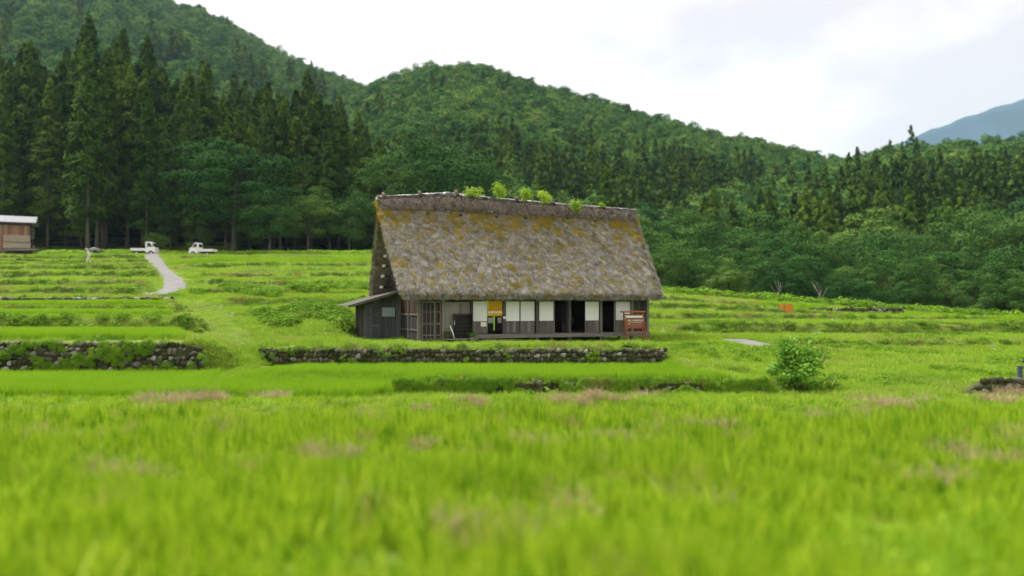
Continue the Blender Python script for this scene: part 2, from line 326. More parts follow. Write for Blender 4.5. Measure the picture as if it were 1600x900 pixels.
T_PAD = T_FRONT + [(29.15, -1.36), (29.45, -0.98), (36.15, -1.02), (36.3, -0.05), (37, 0.0), (56, 0.12), (62, 1.6), (70, 3.6), (80, 5.0), (97, 7.0), (106, 8.0), (116, 7.5), (140, 6), (200, 12), (300, 22)]
T_PAD_SOFT = T_FRONT + [(28.5, -1.3), (33.5, -1.0), (38.5, -0.12), (56, 0.12), (62, 1.6), (70, 3.6), (80, 5.0), (97, 7.0), (106, 8.0), (116, 7.5), (140, 6), (200, 12), (300, 22)]
T_RIGHT = [(-40, 0.1), (0, -0.25), (5, -0.42), (10, -0.84), (15, -1.12), (21.5, -1.36), (24, -1.25), (27, -1.22), (31, -1.2), (38, -0.95), (39, -0.88), (46.4, -0.55), (47.2, -0.22), (54, -0.1), (54.7, 0.58), (56.5, 0.62), (63, 0.70), (63.7, 1.16), (66, 1.2), (73.6, 1.5), (74.4, 2.05), (79, 2.3), (79.8, 2.65), (87, 3.3), (92, 3.2), (110, -1.0), (140, 0), (200, 8), (300, 18)]
XL_T = [(-40, -13.4), (35, -13.4), (42, -16.9), (53, -22.8), (60, -29.0), (66, -30.4), (71, -32.0), (78, -35.6), (90, -41.6), (104, -48.6), (110, -52), (300, -60)]
XR_T = [(-40, 10), (29, 10.5), (36, 8.2), (46, 10.5), (54, 10), (60, 7), (68, 2), (80, -4), (110, -12), (300, -14)]
HC, HTH = np.array([-4.78, 41.0]), R(22); E1 = np.array([math.cos(HTH), math.sin(HTH)]); E2 = np.array([-math.sin(HTH), math.cos(HTH)])
def huv(X, Y): dx, dy = X - HC[0], Y - HC[1]; return dx * E1[0] + dy * E1[1], dx * E2[0] + dy * E2[1]
def wob(X, Y, s):  # soft bumps
    return (np.sin(X * 1.7 / s + 1.3) * np.cos(Y * 1.3 / s + 0.4) + np.sin(X * 0.63 / s + Y * 0.9 / s + 2.1) + 0.6 * np.sin(X * 3.1 / s - Y * 2.3 / s)) / 2.6
def hill(X, Y, d0, dr, skyl, tree):
    r = X / np.maximum(Y, 1); px = r * F + 800
    zr = EYE + (HY - tab(px, skyl)) * dr / F - tree
    t_ = np.clip((Y - d0) / (dr - d0), 0, 1)
    s = 0.75 * t_ + 0.25 * sm(t_)
    fall = np.clip((Y - dr) / 150, 0, 4)
    return zr * s - fall * 30
SKY_L = [(-900, -160), (0, -75), (150, -40), (270, 0), (340, 25), (400, 62), (480, 103), (560, 135), (650, 160), (800, 230), (1000, 330), (1200, 420), (2600, 480)]
SKY_M = [(-600, 480), (300, 330), (450, 240), (540, 152), (580, 127), (640, 110), (690, 95), (760, 97), (830, 122), (900, 140), (960, 158), (1130, 202), (1300, 238), (1450, 262), (1700, 300), (2600, 330)]
SKY_R = [(-600, 480), (800, 420), (950, 340), (1100, 292), (1250, 252), (1340, 240), (1420, 219), (1500, 213), (1600, 208), (2400, 180)]
def H(X, Y):
    X = np.asarray(X, float); Y = np.asarray(Y, float)
    Yw = Y + 0.35 * wob(X, Y * 0.2, 4.0) * sm((Y - 40) / 10)      # terrace edges wander a little
    z = tab(Yw, T_MID)
    u_, v_ = huv(X, Y); dip = 0.20 * sm((u_ - 3.5) / 5.5) * sm((v_ + 6.5) / 3) * (1 - sm((v_ - 8) / 4)) * (1 - sm((u_ - 14) / 4))
    wp = sm((X + 10.3) / 1.6) * sm((Y - 30) / 6); ws_ = sm((X - 6.4) / 0.9); z = z * (1 - wp) + (tab(Y, T_PAD) * (1 - ws_) + tab(Y, T_PAD_SOFT) * ws_ - dip) * wp
    xl = tab(Y, XL_T)
    wr = 1 - sm((X - (xl + 2.2 + 1.5 * sm((Y - 37) / 6))) / 1.4); wr *= sm((Y - 29) / 3); z = z * (1 - wr) + tab(Y, T_RAMP) * wr
    wl = 1 - sm((X - xl) / (1.1 + 1.1 * (1 - sm((Y - 38) / 4)))); z = z * (1 - wl) + tab(Yw, T_LEFT) * wl
    xr = tab(Y, XR_T); wd = np.where(Y < 34, 0.8, 3.5)
    wR = sm((X - xr) / wd)
    zr = tab(Yw, T_RIGHT) - 0.075 * np.clip(X - 16, 0, 60) * sm((Y - 58) / 24)
    z = z * (1 - wR) + zr * wR
    # field left of the paddy-wall end stays low
    wa = (1 - sm((X + 4.6) / 1.0)) * (1 - sm((Y - 30.5) / 0.8)) * sm((Y - 28) / 0.5); z = z * (1 - wa) + (-1.36) * wa
    z = z + 0.06 * wob(X, Y, 1.2) * sm((Y - 4) / 4) * (1 - 0.75 * sm((Y - 20) / 4) * (1 - sm((Y - 44) / 4))) + 0.16 * wob(X, Y, 3.5) * sm((Y - 46) / 8) * (1 - wp)
    far = sm((Y - 118) / 20)
    hl = np.maximum.reduce([hill(X, Y, 150, 620, SKY_L, 9), hill(X, Y, 135, 430, SKY_M, 10), hill(X, Y, 118, 330, SKY_R, 10)])
    z = np.where(Y > 118, np.maximum(z * (1 - sm((Y - 200) / 150) * 0.0), hl * far + z * (1 - far)), z)
    z = np.where(Y > 330, np.where(hl > -60, hl, -60), z)
    return z
def h1(x, y): return float(H(np.array([x]), np.array([y]))[0])
def at(px, d): return (px - 800) / F * d
def zat(py, d): return EYE - (py - HY) * d / F

def sheet(name, ds, rs, mat, smooth=True):
    Rg, Dg = np.meshgrid(rs, ds); X = Rg * Dg; X = np.where(Dg < 12, Rg * 12, X)
    Z = H(X, Dg); v = np.stack([X, Dg, Z], -1).reshape(-1, 3)
    nr, nd = len(rs), len(ds); i = np.arange(nd - 1)[:, None] * nr + np.arange(nr - 1)[None, :]
    f = np.stack([i, i + 1, i + nr + 1, i + nr], -1).reshape(-1, 4)
    return tag(obj(name, mesh(v, f, mat, smooth, name)), kind='structure')
ds = np.concatenate([np.arange(-30, 4, 2.0), np.arange(4, 21, 0.5), np.arange(21, 37, 0.13), np.arange(37, 66, 0.2), np.arange(66, 120, 0.5), np.arange(120, 156, 3)])
rs = np.concatenate([np.linspace(-2.2, -0.95, 30)[:-1], np.linspace(-0.95, 0.95, 300), np.linspace(0.95, 2.2, 30)[1:]])
ground = tag(sheet('ground', ds, rs, M_GROUND), 'terraced grassy farmland rising towards the wood', 'ground')
hills = tag(sheet('hills', np.concatenate([np.arange(138, 640, 6.0), np.arange(640, 1000, 40)]), np.linspace(-2.2, 2.2, 240), M_HILL), 'wooded hills behind the farmhouse', 'hills')

# far mountain
def mountain():
    D = 3200.0; xs = np.linspace(900, 2600, 120); n = 40
    top = tab(xs, [(900, 470), (1250, 330), (1330, 268), (1400, 226), (1450, 205), (1520, 179), (1600, 154), (1750, 135), (2000, 150), (2600, 230)])
    vv = []
    for j in range(n):
        tt = j / (n - 1)
        for i, x in enumerate(xs):
            d = D - 900 * (1 - tt); zt = EYE + (HY - top[i]) * D / F
            vv.append(((x - 800) / F * D + 60 * math.sin(i * 0.5 + tt * 5) * (1 - tt), d + 120 * (1 - tt) * math.sin(i * 0.37), zt * tt ** 1.2 + 55 * math.sin(i * 0.55 + tt * 4) * tt * (1 - tt) * 2 + 4 * math.sin(i * 1.7 + tt * 11) * tt - 60 * (1 - tt)))
    v = np.array(vv); m_ = len(xs); i = np.arange(n - 1)[:, None] * m_ + np.arange(m_ - 1)[None, :]
    f = np.stack([i, i + 1, i + m_ + 1, i + m_], -1).reshape(-1, 4)
    back = v[-m_:].copy(); back[:, 1] += 900; back[:, 2] = -60          # far side
    b0 = len(v); v = np.vstack([v, back]); k = np.arange(m_ - 1)
    f = np.vstack([f, np.stack([(n - 1) * m_ + k, (n - 1) * m_ + k + 1, b0 + k + 1, b0 + k], -1)])
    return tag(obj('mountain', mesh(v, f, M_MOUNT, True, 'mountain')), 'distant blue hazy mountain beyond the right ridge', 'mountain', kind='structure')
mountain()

# lanes
PATH_PTS = [(60.6, -28.3, 0.7), (60.2, -27.4, 1.3), (61.2, -26.9, 1.6), (63.5, -27.0, 1.8), (66, -27.9, 1.9), (68, -28.9, 1.9), (72, -30.8, 1.6), (78.5, -34.2, 1.5), (90, -40.1, 1.7), (104, -47.1, 1.9), (109, -49.6, 2.1), (113, -51.2, 2.4)]
def lane(name, pts, mat, label, lift=0.03):
    P = np.array(pts); tt = np.linspace(0, len(P) - 1, len(P) * 8); ii = np.arange(len(P))
    Y = np.interp(tt, ii, P[:, 0]); X = np.interp(tt, ii, P[:, 1]); W = np.interp(tt, ii, P[:, 2]); k = 7
    dx = np.gradient(X); dy = np.gradient(Y); ln = np.hypot(dx, dy); nx, ny = dy / ln, -dx / ln
    vv = []
    for a in np.linspace(-0.5, 0.5, k):
        ww = W * a * (1 + (0.06 * np.sin(tt * 5 + a * 9) if abs(a) > 0.4 else 0))
        x_, y_ = X + nx * ww, Y + ny * ww; vv.append(np.stack([x_, y_, H(x_, y_) + lift + (0.02 if abs(a) < 0.45 else -0.05)], -1))
    v = np.concatenate(vv); n = len(tt); i = np.arange(k - 1)[:, None] * n + np.arange(n - 1)[None, :]
    f = np.stack([i, i + n, i + n + 1, i + 1], -1).reshape(-1, 4)
    return tag(obj(name, mesh(v, f, mat, True, name)), label, 'path', kind='structure')
path = lane('path', PATH_PTS, M_PATH, 'grey asphalt lane winding up to the parked trucks')
PATH2 = [(47.6, 12.7, 0.4), (47.2, 13.5, 0.75), (46.9, 14.3, 0.75), (46.6, 15.1, 0.4)]
lane('path', PATH2, M_PATH, 'short bit of pale lane right of the house')
def lane_dist(X, Y, pts):
    P = np.array(pts)[:, [1, 0]]; best = np.full(len(X), 1e9)
    for a, b in zip(P[:-1], P[1:]):
        ab = b - a; t_ = np.clip(((X - a[0]) * ab[0] + (Y - a[1]) * ab[1]) / (ab @ ab), 0, 1)
        best = np.minimum(best, np.hypot(X - a[0] - t_ * ab[0], Y - a[1] - t_ * ab[1]))
    return best

# ------------------------------------------------------------------ scattering (for uncountable stuff)
def scatter(name, P, rot, scl, protos, label, cat, parent=None):
    me = bpy.data.meshes.new(name); n = len(P)
    me.vertices.add(n); me.vertices.foreach_set('co', np.asarray(P, np.float32).ravel())
    for an, arr in (('rot', rot), ('scl', scl)):
        a = me.attributes.new(an, 'FLOAT_VECTOR', 'POINT'); a.data.foreach_set('vector', np.asarray(arr, np.float32).ravel())
    me.update()
    o = obj(name, me, parent)
    ng = bpy.data.node_groups.new(name, 'GeometryNodeTree')
    ng.interface.new_socket('Geometry', in_out='INPUT', socket_type='NodeSocketGeometry')
    ng.interface.new_socket('Geometry', in_out='OUTPUT', socket_type='NodeSocketGeometry')
    gi = ng.nodes.new('NodeGroupInput'); go = ng.nodes.new('NodeGroupOutput')
    iop = ng.nodes.new('GeometryNodeInstanceOnPoints'); g2i = ng.nodes.new('GeometryNodeGeometryToInstance')
    for p in protos:
        oi = ng.nodes.new('GeometryNodeObjectInfo'); oi.inputs['Object'].default_value = p; oi.transform_space = 'ORIGINAL'
        ng.links.new(oi.outputs['Geometry'], g2i.inputs[0])
    def na(nm):
        q = ng.nodes.new('GeometryNodeInputNamedAttribute'); q.data_type = 'FLOAT_VECTOR'; q.inputs[0].default_value = nm; return q.outputs[0]
    e2r = ng.nodes.new('FunctionNodeEulerToRotation'); ng.links.new(na('rot'), e2r.inputs[0])
    rv = ng.nodes.new('FunctionNodeRandomValue'); rv.data_type = 'INT'; rv.inputs['Min'].default_value = 0
    for s_ in rv.inputs:
        if s_.name == 'Max' and s_.type == 'INT': s_.default_value = len(protos) - 1
        if s_.name == 'Min' and s_.type == 'INT': s_.default_value = 0
    iop.inputs['Pick Instance'].default_value = True
    ro = [s_ for s_ in rv.outputs if s_.type == 'INT'][0]
    ng.links.new(ro, iop.inputs['Instance Index'])
    ng.links.new(gi.outputs[0], iop.inputs['Points']); ng.links.new(g2i.outputs[0], iop.inputs['Instance'])
    ng.links.new(e2r.outputs[0], iop.inputs['Rotation']); ng.links.new(na('scl'), iop.inputs['Scale'])
    ng.links.new(iop.outputs[0], go.inputs[0])
    md = o.modifiers.new('scatter', 'NODES'); md.node_group = ng
    return tag(o, label, cat, kind='stuff')

def blades(n, spread, h0, h1_, wid, lean, bend, mat, name, seg=2):
    V = []; Fc = []
    for _ in range(n):
        a = rng.uniform(0, 2 * math.pi); r = spread * math.sqrt(rng.uniform()); x, y = r * math.cos(a), r * math.sin(a)
        hh = rng.uniform(h0, h1_); la = rng.uniform(0, 2 * math.pi); ln = lean * rng.uniform(0.2, 1); bd = bend * rng.uniform(0.2, 1)
        fa = rng.uniform(0, math.pi); wx, wy = math.cos(fa) * wid / 2, math.sin(fa) * wid / 2; b = len(V)
        for k in range(seg + 1):
            t_ = k / seg; s = ln * t_ + bd * t_ * t_; cx = x + math.cos(la) * s * hh; cy_ = y + math.sin(la) * s * hh; cz = hh * (t_ - 0.35 * bd * t_ * t_)
            q = (1 - 0.85 * t_ ** 1.5)
            V += [(cx - wx * q, cy_ - wy * q, cz), (cx + wx * q, cy_ + wy * q, cz)]
        for k in range(seg): Fc.append((b + 2 * k, b + 2 * k + 1, b + 2 * k + 3, b + 2 * k + 2))
    return obj(name, mesh(np.array(V), np.array(Fc), mat, False, name), link=False)
def leaf_cloud(C, Nn, size, mat, name, aspect=0.6, jit=0.45, link=False):
    """quads centred at C facing roughly Nn"""
    n = len(C); Nn = Nn + rng.normal(0, jit, (n, 3)); Nn /= np.linalg.norm(Nn, axis=1)[:, None] + 1e-9
    up = rng.normal(0, 1, (n, 3)); A = np.cross(Nn, up); A /= np.linalg.norm(A, axis=1)[:, None] + 1e-9; B = np.cross(Nn, A)
    s = (np.asarray(size) * rng.uniform(0.6, 1.3, n))[:, None]
    fold = Nn * s * 0.25
    V = np.stack([C - A * s, C - B * s * aspect + fold * 0.3, C + A * s, C + B * s * aspect + fold * 0.3], 1).reshape(-1, 3)
    return mesh(V, np.arange(n * 4).reshape(-1, 4), mat, False, name)
def dome(n, rad, hh, size, mat, name):
    a = rng.uniform(0, 2 * np.pi, n); u = rng.uniform(0, 1, n); r = rad * np.sqrt(u); z = hh * np.sqrt(np.clip(1 - u, 0, 1)) * rng.uniform(0.35, 1.0, n)
    C = np.stack([r * np.cos(a), r * np.sin(a), z + 0.02], 1); Nn = C / np.array([rad, rad, hh * 0.7]); Nn[:, 2] += 0.5
    return obj(name, leaf_cloud(C, Nn, size, mat, name), link=False)

P_front = [blades(15, 0.055, 0.26, 0.56, 0.014, 0.10, 0.16, GR['front'], 'front_tuft', 3) for _ in range(6)]
P_near = [blades(6, 0.05, 0.30, 0.60, 0.026, 0.10, 0.2, GR['front'], 'near_tuft', 3) for _ in range(6)]
P_arch = [blades(3, 0.05, 0.55, 0.85, 0.03, 0.25, 0.9, GR['front'], 'arching_blade', 5) for _ in range(4)]
P_short = [blades(46, 0.26, 0.08, 0.22, 0.012, 0.30, 0.4, GR['front'], 'front_low_tuft', 2) for _ in range(3)]
P_rice = [blades(36, 0.15, 0.28, 0.46, 0.016, 0.12, 0.30, GR['rice'], 'rice_tuft', 2) for _ in range(4)]
P_mead = [blades(40, 0.30, 0.08, 0.24, 0.022, 0.45, 0.6, GR['meadow'], 'meadow_tuft', 2) for _ in range(4)]
P_meadfar = [blades(34, 0.5, 0.08, 0.24, 0.045, 0.5, 0.6, GR['meadow'], 'meadow_far_tuft', 2) for _ in range(3)]
P_bank = [blades(40, 0.28, 0.10, 0.30, 0.026, 0.4, 0.7, GR['bank'], 'bank_tuft', 2) for _ in range(4)]
P_weed = [dome(120, 0.42, 0.42, 0.065, GR['weed'], 'weed_clump') for _ in range(4)]
P_dry = [blades(40, 0.25, 0.10, 0.30, 0.012, 0.6, 0.8, GR['dry'], 'dry_tuft', 2) for _ in range(3)]
P_flow = [dome(16, 0.3, 0.4, 0.05, GR['flower'], 'flower_heads') for _ in range(2)]

def samp(n, d0, d1, r0=-0.80, r1=0.80):
    d = np.sqrt(rng.uniform(d0 * d0, d1 * d1, n)); r = rng.uniform(r0, r1, n); return r * d, d
HL_, HW = 13.63, 6.8
def in_house(X, Y):
    u, v = huv(X, Y)
    return ((u > -0.1) & (u < HL_ + 0.1) & (v > -0.05) & (v < HW + 0.1) & ~((u > 3.0) & (u < HL_) & (v < 0.6))) | ((u > -2.0) & (u < 0) & (v > 3.95) & (v < 6.8))
def riceA(X, Y): return (X < -4.4 - 0.8 * np.clip((28.3 - Y) / 1, 0, 1)) & (Y > 27.3 + 0.15 * np.sin(X)) & (Y < np.where(X < -12.6, 34.7, 31.0))
def riceB(X, Y): return (X > -10.5 + (Y - 33) * 0.6) & (X < 8.0 - (Y - 30) * 0.18) & (Y > np.where(X < -4.6, 31.8, 29.7)) & (Y < 35.4)
def riceL(X, Y):
    xl = tab(Y, XL_T) - 0.8
    return (X < xl) & (((Y > 36.8) & (Y < 41.5)) | ((Y > 43.9) & (Y < 46.5)) | ((Y > 48.6) & (Y < 52.4)))
def riceR(X, Y): return (X > 30) & (Y > 66.5) & (Y < 73) | ((X > 24) & (Y > 78) & (Y < 82)) | ((X > 36) & (Y > 57) & (Y < 62))
def riceM(X, Y): return (X > -38) & (X < -13) & (Y > 89) & (Y < 96)
def noise2(X, Y, s, seed=0):
    return (np.sin(X / s * 1.9 + seed) * np.sin(Y / s * 1.3 + seed * 2.1) + np.sin(X / s * 0.7 - Y / s * 1.1 + seed * 3.7) + 0.7 * np.sin(X / s * 3.3 + Y / s * 2.7 + seed)) / 2.7
def put(name, X, Y, protos, smin, smax, label, cat, tilt=0.12, hs=None, parent=None, lift=-0.02):
    n = len(X); Z = H(X, Y) + lift
    rot = np.stack([rng.normal(0, tilt, n), rng.normal(0, tilt, n), rng.uniform(0, 6.283, n)], 1)
    s = rng.uniform(smin, smax, n); hz = s * (hs if hs is not None else 1.0)
    return scatter(name, np.stack([X, Y, Z], 1), rot, np.stack([s, s, hz], 1), protos, label, cat, parent)

# front field
Xa, Ya = samp(11500, 3.4, 13, -0.85, 0.85); Xb, Yb = samp(11500, 13, 22.8, -0.82, 0.82); X = np.concatenate([Xa, Xb]); Y = np.concatenate([Ya, Yb])
k = noise2(X, Y, 1.6, 1.0)
thin = (k < -0.55) & (rng.uniform(size=len(X)) < 0.75)
X, Y, k = X[~thin], Y[~thin], k[~thin]
nr = Y < 10.5; hq = np.clip(0.9 + 0.45 * k, 0.35, 1.4)
put('grass', X[~nr], Y[~nr], P_front, 0.8, 1.2, 'tall bright green grass of the blurred foreground field', 'grass', 0.10, hs=hq[~nr])
put('grass', X[nr], Y[nr], P_near, 0.8, 1.2, 'tall single blades nearest the camera', 'grass', 0.10, hs=hq[nr])
Xs = rng.uniform(-11, 11, 5200); Ys = rng.uniform(1.2, 13, 5200); ms = (np.abs(Xs / Ys) > 0.84) | (Ys < 3.4); ms &= np.hypot(Xs, Ys) > 2.2
put('grass', Xs[ms], Ys[ms], P_near, 0.7, 1.1, 'grass beside and below the camera', 'grass', 0.10, hs=np.full(ms.sum(), 0.8))
Xc, Yc = samp(60, 4.5, 12, -0.7, 0.7); put('arching_grass', Xc, Yc, P_arch, 0.8, 1.1, 'long arching blades rising from the foreground grass', 'grass', 0.15)
X, Y = samp(5200, 3.6, 27.0, -0.85, 0.85)
put('grass', X, Y, P_short, 0.8, 1.3, 'short lighter grass under the tall foreground blades', 'grass', 0.2)
X, Y = samp(6000, 5, 27.2, -0.85, 0.85); k = noise2(X, Y, 1.3, 4.2) + 0.28 * np.exp(-((Y - 24.6) / 1.2) ** 2) + 0.2 * np.exp(-((Y - 17) / 2.0) ** 2)
m_ = k > 0.62; put('dry_grass', X[m_], Y[m_], P_dry, 0.8, 1.4, 'pale dry grass patches along the foreground bank', 'dry grass', 0.3, lift=0.12)
# mixed broad weeds at the near right corner
X = rng.uniform(2.6, 5.6, 420); Y = rng.uniform(4.2, 8.5, 420); m_ = X / Y > 0.42 + 0.05 * np.sin(Y * 3)
put('weeds', X[m_], Y[m_], [dome(90, 0.2, 0.42, 0.03, GR['rice'], 'near_weed'), dome(70, 0.18, 0.36, 0.025, GR['meadow'], 'near_weed_pale')], 0.7, 1.2, 'pale broad weeds in the near right corner', 'weeds')
# paddies
for fn, bx, lb, n, sc in ((riceA, (22, 36), 'bright green paddy rice left of the farmhouse forecourt', 30000, (1.05, 1.38)), (riceB, (29, 36), 'green paddy rice below the stone wall of the farmhouse', 20000, (0.85, 1.08))):
    X, Y = samp(n, bx[0], bx[1]); m_ = fn(X, Y); put('rice_paddy', X[m_], Y[m_], P_rice, sc[0], sc[1], lb, 'rice paddy', 0.06)
X, Y = samp(26000, 36, 53, -0.82, -0.30); m_ = riceL(X, Y); put('rice_paddy', X[m_], Y[m_], P_rice, 0.85, 1.1, 'narrow paddy strips on the left stone terraces', 'rice paddy', 0.06)
X, Y = samp(16000, 56, 97, -0.55, 0.82); m_ = riceR(X, Y) | riceM(X, Y); put('rice_paddy', X[m_], Y[m_], P_rice, 1.0, 1.5, 'far paddy strips on the upper terraces', 'rice paddy', 0.06)
# meadow
def free(X, Y): return ~(in_house(X, Y) | riceA(X, Y) | riceB(X, Y) | riceL(X, Y) | (lane_dist(X, Y, PATH_PTS) < 1.05) | (lane_dist(X, Y, PATH2) < 0.55))
def steep(X, Y): return np.abs(H(X, Y + 0.25) - H(X, Y - 0.25)) / 0.5
X, Y = samp(36000, 22, 62); st = steep(X, Y); m_ = free(X, Y) & (st < 0.42) & ~((Y > 34.6) & (Y < 36.2) & (X < 6.9))
uu_, vv_ = huv(X, Y); hsx = np.where((Y > 22) & (Y < 27.3), 0.8, 1.0) * np.where((uu_ > -3) & (uu_ < 15) & (vv_ > -5) & (vv_ < 7), np.where(vv_ > -1.7, 0.22, 0.45), 1.0)
xl_ = tab(Y, XL_T); hsx = hsx * np.where((X > xl_ - 0.3) & (X < xl_ + 3.2) & (Y > 33) & (Y < 61), 0.4, 1.0) * np.where((X < -4) & (Y > 23.5) & (Y < 27.4), 0.55, 1.0)
put('meadow_grass', X[m_], Y[m_], P_mead, 0.7, 1.25, 'short yellow green grass around the farmhouse and terraces', 'grass', 0.2, hs=hsx[m_])
X, Y = samp(34000, 58, 118, -0.80, 0.85); m_ = free(X, Y) & (steep(X, Y) < 0.33)
put('meadow_grass', X[m_], Y[m_], P_meadfar, 0.7, 1.1, 'grass on the far terraces below the wood', 'grass', 0.15)
X = rng.uniform(-14.6, -11.0, 700); Y = rng.uniform(33.5, 38.5, 700); put('meadow_grass', X, Y, P_mead, 0.7, 1.1, 'grass on the ramp between the two fieldstone walls', 'grass', 0.3)
# weeds on risers and the rough slope
X, Y = samp(90000, 27, 104); st = steep(X, Y)
w1 = (st > 0.30) & (Y < 104)
w1 &= ~((Y > 34.4) & (Y < 36.4) & (X < 6.9) & (rng.uniform(size=len(X)) > np.where(X < -12, 0.30, 0.07)))
w1 &= ~((Y > 52.6) & (Y < 53.4) & (X < -22) & (rng.uniform(size=len(X)) > 0.2))
L2b = (Y > 41.5) & (Y < 43) & (X < -15); ww = w1 & free(X, Y) & (rng.uniform(size=len(X)) < np.where(L2b, 0.95, np.where(noise2(X, Y, 2.5, 6.0) > 0.25, 0.5, 0.06)))
bb = w1 & free(X, Y) & ~ww
put('bank_grass', X[bb], Y[bb], P_bank, 0.7, 1.3, 'darker rough grass on the steep terrace banks', 'grass', 0.35)
put('weeds', X[ww], Y[ww], P_weed, 0.45, 0.95, 'leafy weeds growing on the terrace banks', 'weeds', 0.3)
X, Y = samp(9000, 42, 66, -0.42, -0.12); k = noise2(X, Y, 2.6, 2.0) + 0.4 * np.exp(-((Y - 46.5) / 2.0) ** 2)
m_ = (k > 0.25) & free(X, Y) & (X > tab(Y, XL_T) + 5.0) & (Y > 43.6) & ~((X > -9.4) & (Y < 57))
put('weeds', X[m_], Y[m_], P_weed, 0.6, 1.25, 'tall tangled weeds on the slope left of the farmhouse', 'weeds', 0.3)
X, Y = samp(14000, 30, 62, 0.20, 0.82); k = noise2(X, Y, 2.2, 5.0) + 0.35 * np.exp(-((Y - 43 + 0.12 * (X - 14)) / 2.5) ** 2)
m_ = (k > 0.42) & free(X, Y) & (rng.uniform(size=len(X)) < 0.55)
put('weeds', X[m_], Y[m_], P_weed, 0.4, 0.8, 'leafy weeds in the rough grass right of the farmhouse', 'weeds', 0.3)
X, Y = samp(1100, 42, 80, -0.40, 0.75); k = noise2(X, Y, 3.0, 8.0); m_ = (k > 0.55) & free(X, Y) & ~((X > -9) & (X < 8) & (Y < 57))
put('wild_flowers', X[m_], Y[m_], P_flow, 0.4, 0.8, 'small white wild flowers scattered on the banks', 'flowers', 0.2, lift=0.1)

# ------------------------------------------------------------------ stone walls
def stone_mesh(mat, flat=0.8):
    bm = bmesh.new(); bmesh.ops.create_icosphere(bm, subdivisions=2, radius=0.5)
    for v in bm.verts:
        n = v.co.normalized(); s = 1 + 0.16 * math.sin(n.x * 4 + random.random()) + 0.12 * math.sin(n.y * 5 + 2) + random.uniform(-0.05, 0.05)
        q = max(abs(n.x), abs(n.y), abs(n.z)); v.co = n * 0.5 * s * (0.55 + 0.45 / q * 0.75)
        v.co.z *= flat
    me = bpy.data.meshes.new('stone'); bm.to_mesh(me); bm.free(); me.materials.append(mat)
    me.polygons.foreach_set('use_smooth', np.ones(len(me.polygons), dtype=bool)); return me
STONES = [stone_mesh(M_STONE) for _ in range(5)]; STONES_P = [stone_mesh(M_STONE_PALE) for _ in range(4)]
def stone_wall(name, path_pts, zb, zt, size, label, limit=300, pale=0.15, fill=0.95, batter=0.18, coremat=None, yoff=0.0):
    """path_pts: (X,Y) line of the wall foot; zb/zt functions of X; every stone is a part"""
    P = np.array(path_pts, float); root_loc = (float(P[:, 0].mean()), float(P[:, 1].mean()), float(zb(P[:, 0].mean())))
    root = empty(name, root_loc); tag(root, label, 'stone wall')
    seg = np.hypot(*np.diff(P, axis=0).T); cum = np.concatenate([[0], np.cumsum(seg)]); Ltot = cum[-1]
    def pt(s): return np.array([np.interp(s, cum, P[:, 0]), np.interp(s, cum, P[:, 1])])
    mb = MB(); ns = max(4, int(Ltot / 0.6)); prof = []
    for i in range(ns + 1):
        p = pt(Ltot * i / ns); b, t_ = zb(p[0]), zt(p[0])
        prof.append([(p[0] - root_loc[0], p[1] - root_loc[1] + yo, z - root_loc[2]) for yo, z in ((0.06, b - 0.1), (0.06 + batter * (t_ - b), t_ - 0.06), (0.7, t_ - 0.16), (0.7, b - 0.1))])
    vv = [q for pr in prof for q in pr]; ff = []
    for i in range(ns):
        for j in range(4): ff.append((i * 4 + j, i * 4 + (j + 1) % 4, (i + 1) * 4 + (j + 1) % 4, (i + 1) * 4 + j))
    ff += [(3, 2, 1, 0), tuple(ns * 4 + j for j in range(4))]
    mb.add(vv, ff); mb.build('core', coremat or M_SOIL, root)
    cnt = 0; z0 = 0.0; row = 0
    hmax = max(zt(P[0, 0]) - zb(P[0, 0]), zt(P[-1, 0]) - zb(P[-1, 0]), zt(root_loc[0]) - zb(root_loc[0]))
    while z0 < hmax - 0.05 and cnt < limit:
        s = random.uniform(0, size); hrow = size * random.uniform(0.7, 0.95)
        while s < Ltot and cnt < limit:
            wd = size * random.uniform(0.65, 1.45); p = pt(min(s + wd / 2, Ltot)); b, t_ = zb(p[0]), zt(p[0])
            zz = b + z0 + hrow / 2 + random.uniform(-0.05, 0.05)
            if zz < t_ - 0.02 and random.random() < fill:
                me = random.choice(STONES_P if random.random() < pale else STONES)
                o = obj('stone', me, root, (p[0] - root_loc[0], p[1] - root_loc[1] + 0.06 + batter * (zz - b) + random.uniform(-0.03, 0.03), zz - root_loc[2]),
                        (random.uniform(-0.3, 0.3), random.uniform(-0.35, 0.35), random.uniform(-0.5, 0.5)), (wd * 1.2, size * 0.95, hrow * random.uniform(1.2, 1.55)))
                cnt += 1
            s += wd * 0.97
        z0 += hrow; row += 1
    return root
def wall_weeds(n, x0, x1, y, zlo, zhi, thr, smin, smax, label, seed):
    X = rng.uniform(x0, x1, n); Z = rng.uniform(zlo, zhi, n); k = noise2(X, Z * 2.5, 0.55, seed) + 0.5 * noise2(X, Z, 2.2, seed + 1); m_ = k > thr; X, Z = X[m_], Z[m_]; q = len(X)
    rot = np.stack([rng.normal(0.9, 0.3, q), rng.normal(0, 0.3, q), rng.uniform(-0.6, 0.6, q)], 1); sc_ = rng.uniform(smin, smax, q)
    scatter('wall_weeds', np.stack([X, y + 0.18 * (Z - zlo) - 0.06, Z], 1), rot, np.repeat(sc_[:, None], 3, 1), P_weed, label, 'weeds')
wall_weeds(1500, -27, -13.4, 34.93, -1.0, 0.28, 0.22, 0.18, 0.42, 'green weeds hanging over the left fieldstone wall', 1.0)
wall_weeds(900, -11.4, 6.9, 35.74, -0.8, 0.02, 0.42, 0.12, 0.28, 'moss and weeds between the stones below the farmhouse', 2.0)
